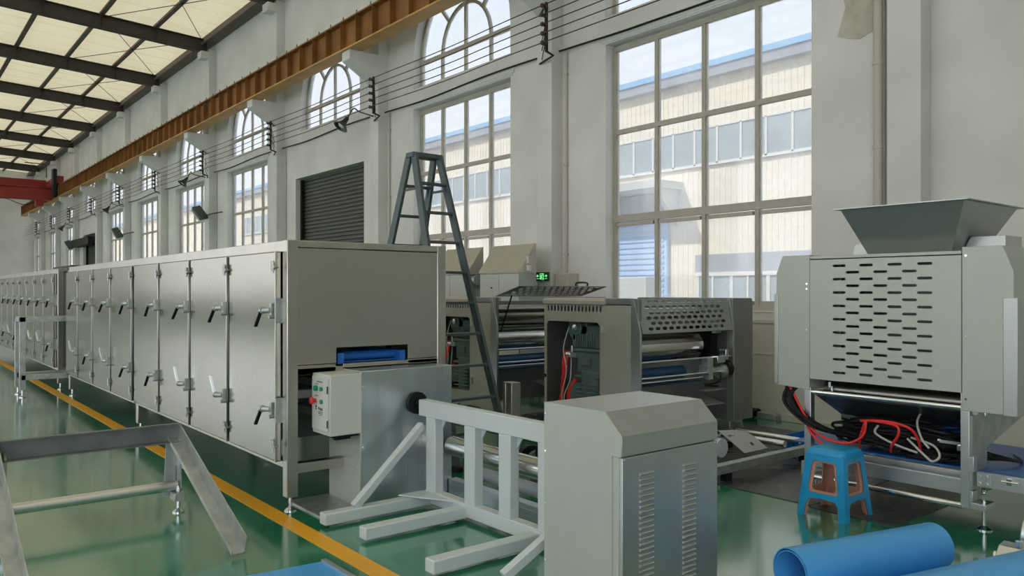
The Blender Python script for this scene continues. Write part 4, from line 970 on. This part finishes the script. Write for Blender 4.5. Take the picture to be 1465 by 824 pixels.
cr = thing('plastic_crate', 'blue plastic crate on the floor left of the hopper machine', 'crate', (-4.28, 7.22, 0))
cx0, cx1, cy0, cy1 = -4.44, -4.12, 7.02, 7.44
v, f = frus((cx0 + .02, cx1 - .02, cy0 + .02, cy1 - .02), (cx0, cx1, cy0, cy1), .01, .155); m = MB().add(v, f); v2, f2 = frus((cx0 + .026, cx1 - .026, cy0 + .026, cy1 - .026), (cx0 + .006, cx1 - .006, cy0 + .006, cy1 - .006), .01, .155); m.add(v2, [q[::-1] for q in f2]); m.box(cx0 + .02, cx1 - .02, cy0 + .02, cy1 - .02, .007, .02)
for i in range(6): m.box(cx1 - .012, cx1 + .004, cy0 + .04 + i * .07, cy0 + .05 + i * .07, .03, .15); m.box(cx0 + .03 + i * .05, cx0 + .038 + i * .05, cy0 - .004, cy0 + .012, .03, .15)
m.build('crate_body', M_crate, cr, smooth=False)
m = MB(); m.box(cx0 - .012, cx1 + .012, cy0 - .012, cy0 + .006, .145, .17); m.box(cx0 - .012, cx1 + .012, cy1 - .006, cy1 + .012, .145, .17); m.box(cx0 - .012, cx0 + .006, cy0, cy1, .145, .17); m.box(cx1 - .006, cx1 + .012, cy0, cy1, .145, .17); m.build('crate_rim', M_crate, cr, bevel=.004)
for i, (a, b, h_, mt_, lab, nm) in enumerate(((-6.2, 8.7, .07, M_galv, 'small steel block on the floor by the wall, leftmost', 'steel_block'), (-5.95, 8.72, .06, M_black, 'small dark roller lying by the wall', 'small_roller'), (-5.72, 8.74, .08, M_galv, 'steel bar piece lying on the floor by the wall, middle', 'steel_block'), (-5.35, 8.76, .09, M_cond, 'beige block at the wall foot, rightmost of the loose pieces', 'beige_block'))):
    m = MB()
    if 'roller' in nm: m.cyl((a - .12, b, h_), (a + .12, b, h_), h_, n=14)
    else: m.prism([(a - .15, 0), (a + .16, 0), (a + .16, h_ * .8), (a + .1, h_), (a - .15, h_)], 'Y', b - .06, b + .06)
    tag(m.build(nm, mt_, org=(a, b, 0), bevel=.006), lab, 'block')
# stools: blue one nested over a peach one
def stool(name, m_, sc_, label, dz, inset, border):
    cx, cy = -2.97, 5.38
    H = .48 + dz; hb, ht = .188 * sc_, .138 * sc_
    mb = MB()
    def fnmap(side, off):
        def fn(a, b, t):
            hw = hb + (ht - hb) * (b / H) ** .9 - off - t
            p = a * 1.0 * (hb + (ht - hb) * (b / H) - off) ; q = -hw
            for _ in range(side): p, q = -q, p
            return (cx + p, cy + q, b)
        return fn
    for side in range(4):
        e = .97
        out = [(-e, 0), (-e + .26, 0), (-e + .30, .09), (-e + .40, .125), (0, .135), (e - .40, .125), (e - .30, .09), (e - .26, 0), (e, 0), (e, H - .06), (e * .99, H - .03), (-e * .99, H - .03), (-e, H - .06)]
        hole = [(x, z) for x, z in rrect(-.56 + border, .56 - border, .185 + border * .14, .375 - border * .14, .05 + 0.0, 5)]
        ctr = 0
        hole = []
        for px_, pz_, a0 in ((.62 - border - .14, .395 - border * .16 - .03, 0), (-.62 + border + .14, .395 - border * .16 - .03, 90), (-.68 + border + .14, .17 + border * .16 + .03, 180), (.68 - border - .14, .17 + border * .16 + .03, 270)):
            for i in range(5):
                t = math.radians(a0 + 90 * i / 4); hole.append((px_ + .14 * math.cos(t), pz_ + .03 * math.sin(t)))
        mb.holed(out, [hole], fnmap(side, inset), 0, .006)
    # rounded corners
    for q in range(4):
        sx_, sy_ = ((-1, -1), (1, -1), (1, 1), (-1, 1))[q]
        v = []; n = 4
        for j, zz in enumerate((0, .12, .25, .38, H - .03)):
            hw = hb + (ht - hb) * (zz / H) - inset; r_ = .03
            for i in range(n + 1):
                t = math.pi / 2 * i / n; v.append((cx + sx_ * (hw - r_ + r_ * math.sin(t)), cy + sy_ * (hw - r_ + r_ * math.cos(t)), zz))
            for i in range(n + 1):
                t = math.pi / 2 * (n - i) / n; v.append((cx + sx_ * (hw - r_ + (r_ - .006) * math.sin(t)), cy + sy_ * (hw - r_ + (r_ - .006) * math.cos(t)), zz))
        k_ = 2 * n + 2; f = []
        for j in range(4):
            for i in range(k_): f.append((j * k_ + i, j * k_ + (i + 1) % k_, (j + 1) * k_ + (i + 1) % k_, (j + 1) * k_ + i))
        mb.add(v, f)
    root = thing(name, label, 'stool', (cx, cy, 0), 'nested plastic stools')
    mb.build('stool_legs', m_, root)
    s_ = MB(); h2 = ht - inset; top = [(cx + a, cy + b) for a, b in rrect(-h2 - .004, h2 + .004, -h2 - .004, h2 + .004, .045, 5)]; top2 = [(cx + a, cy + b) for a, b in rrect(-h2 + .015, h2 - .015, -h2 + .015, h2 - .015, .04, 5)]
    low = [(cx + a, cy + b) for a, b in rrect(-h2 - .010, h2 + .010, -h2 - .010, h2 + .010, .045, 5)]
    n = len(top); v = [(x, y, H - .04) for x, y in low] + [(x, y, H - .015) for x, y in top] + [(x, y, H) for x, y in top2]
    s_.add(v, [tuple(range(n))[::-1]] + [(i, (i + 1) % n, n + (i + 1) % n, n + i) for i in range(n)] + [(n + i, n + (i + 1) % n, 2 * n + (i + 1) % n, 2 * n + i) for i in range(n)] + [tuple(range(2 * n, 3 * n))])
    s_.build('stool_seat', m_, root)
stool('plastic_stool', M_stool, 1.0, 'blue plastic stool standing in front of the hopper machine', 0, 0, 0)
stool('plastic_stool', M_pink, 1.0, 'peach plastic stool nested inside the blue stool', -.03, .014, .09)
# roll of blue belting in the right foreground
def belt_roll():
    A = Vector((-2.30, 3.72, 0)); Bv = Vector((-2.03, 4.78, 0)); d = (Bv - A).normalized(); n_ = Vector((d.y, -d.x, 0))   # n_ points to +x
    prof = []
    R = .128; T = .006
    for i in range(74):
        t = i / 73; a = math.radians(-90) - t * math.radians(360 * 1.9) * -1
        r = R - (1 - t) * 0 - .0
        prof.append((a, t))
    pts = []
    N = 90
    for i in range(N + 1):
        t = i / N; ang = math.radians(-90 + 600 * (1 - t)); r = R - .022 * (1 - t)
        pts.append((r * math.cos(ang), R + .004 + r * math.sin(ang)))
    # tail, rises in a wave to the right
    for i in range(1, 30):
        s_ = i / 29; x = s_ * 1.5; pts.append((x, .006 + .29 * math.sin(min(1, max(0, (x - .15) / 1.0)) * math.pi) ** 2))
    v = []
    for off in (0, T):
        for i, p in enumerate(pts):
            q0 = Vector(pts[max(i - 1, 0)]); q1 = Vector(pts[min(i + 1, len(pts) - 1)]); tg = (q1 - q0).normalized(); nr = Vector((-tg.y, tg.x))
            p2 = Vector(p) + nr * off
            for L in (A, Bv): c = L + n_ * p2.x; v.append((c.x, c.y, max(.001, p2.y)))
    m_ = len(pts); f = []
    for i in range(m_ - 1):
        f.append((2 * i, 2 * i + 2, 2 * i + 3, 2 * i + 1)); o_ = 2 * m_; f.append((o_ + 2 * i, o_ + 2 * i + 1, o_ + 2 * i + 3, o_ + 2 * i + 2))
        f.append((2 * i, o_ + 2 * i, o_ + 2 * i + 2, 2 * i + 2)); f.append((2 * i + 1, 2 * i + 3, o_ + 2 * i + 3, o_ + 2 * i + 1))
    o = MB().add(v, f).build('belt_roll', M_beltL, org=(-2.2, 4.2, 0))
    tag(o, 'loose roll of blue conveyor belting on the floor with its tail unrolled', 'belt roll')
belt_roll()
gm = thing('gear_motor', 'grey gear motor with steel clamp plate behind the blue belting, right edge', 'motor', (-1.65, 5.0, 0))
m = MB(); m.cyl((-1.72, 5.28, .17), (-1.42, 5.28, .17), .12, n=26); m.box(-1.72, -1.45, 5.2, 5.38, 0, .16); m.build('motor_body', M_zinc, gm, bevel=.01)
MB().prism([(5.02, .0), (5.24, .0), (5.24, .10), (5.16, .14), (5.08, .13), (5.02, .07)], 'X', -1.80, -1.55).build('clamp_plate', M_alu, gm, bevel=.006)
m = MB(); m.cyl((-1.82, 5.08, .06), (-1.78, 5.08, .06), .03, n=10); m.build('clamp_bolt', M_rod, gm); MB().cyl((-1.7, 5.1, .14), (-1.7, 5.1, .17), .02, n=6).build('clamp_bolt', M_rod, gm)
# corner of a flat blue belt sheet near the yellow line
bs = thing('belt_sheet', 'corner of a flat blue belt sheet with grey edging at the bottom of the photo', 'belt sheet', (-3.9, 1.8, 0))
MB().holed([(-4.30, 2.04), (-4.36, 1.5), (-3.2, 1.5), (-3.2, 2.04)], [], lambda a, b, t: (a, b, t), 0.0, .02).build('sheet', M_beltL, bs, smooth=False)
B(-4.31, -3.2, 2.04, 2.07, 0, .03).build('edge_strip', M_alu, bs)
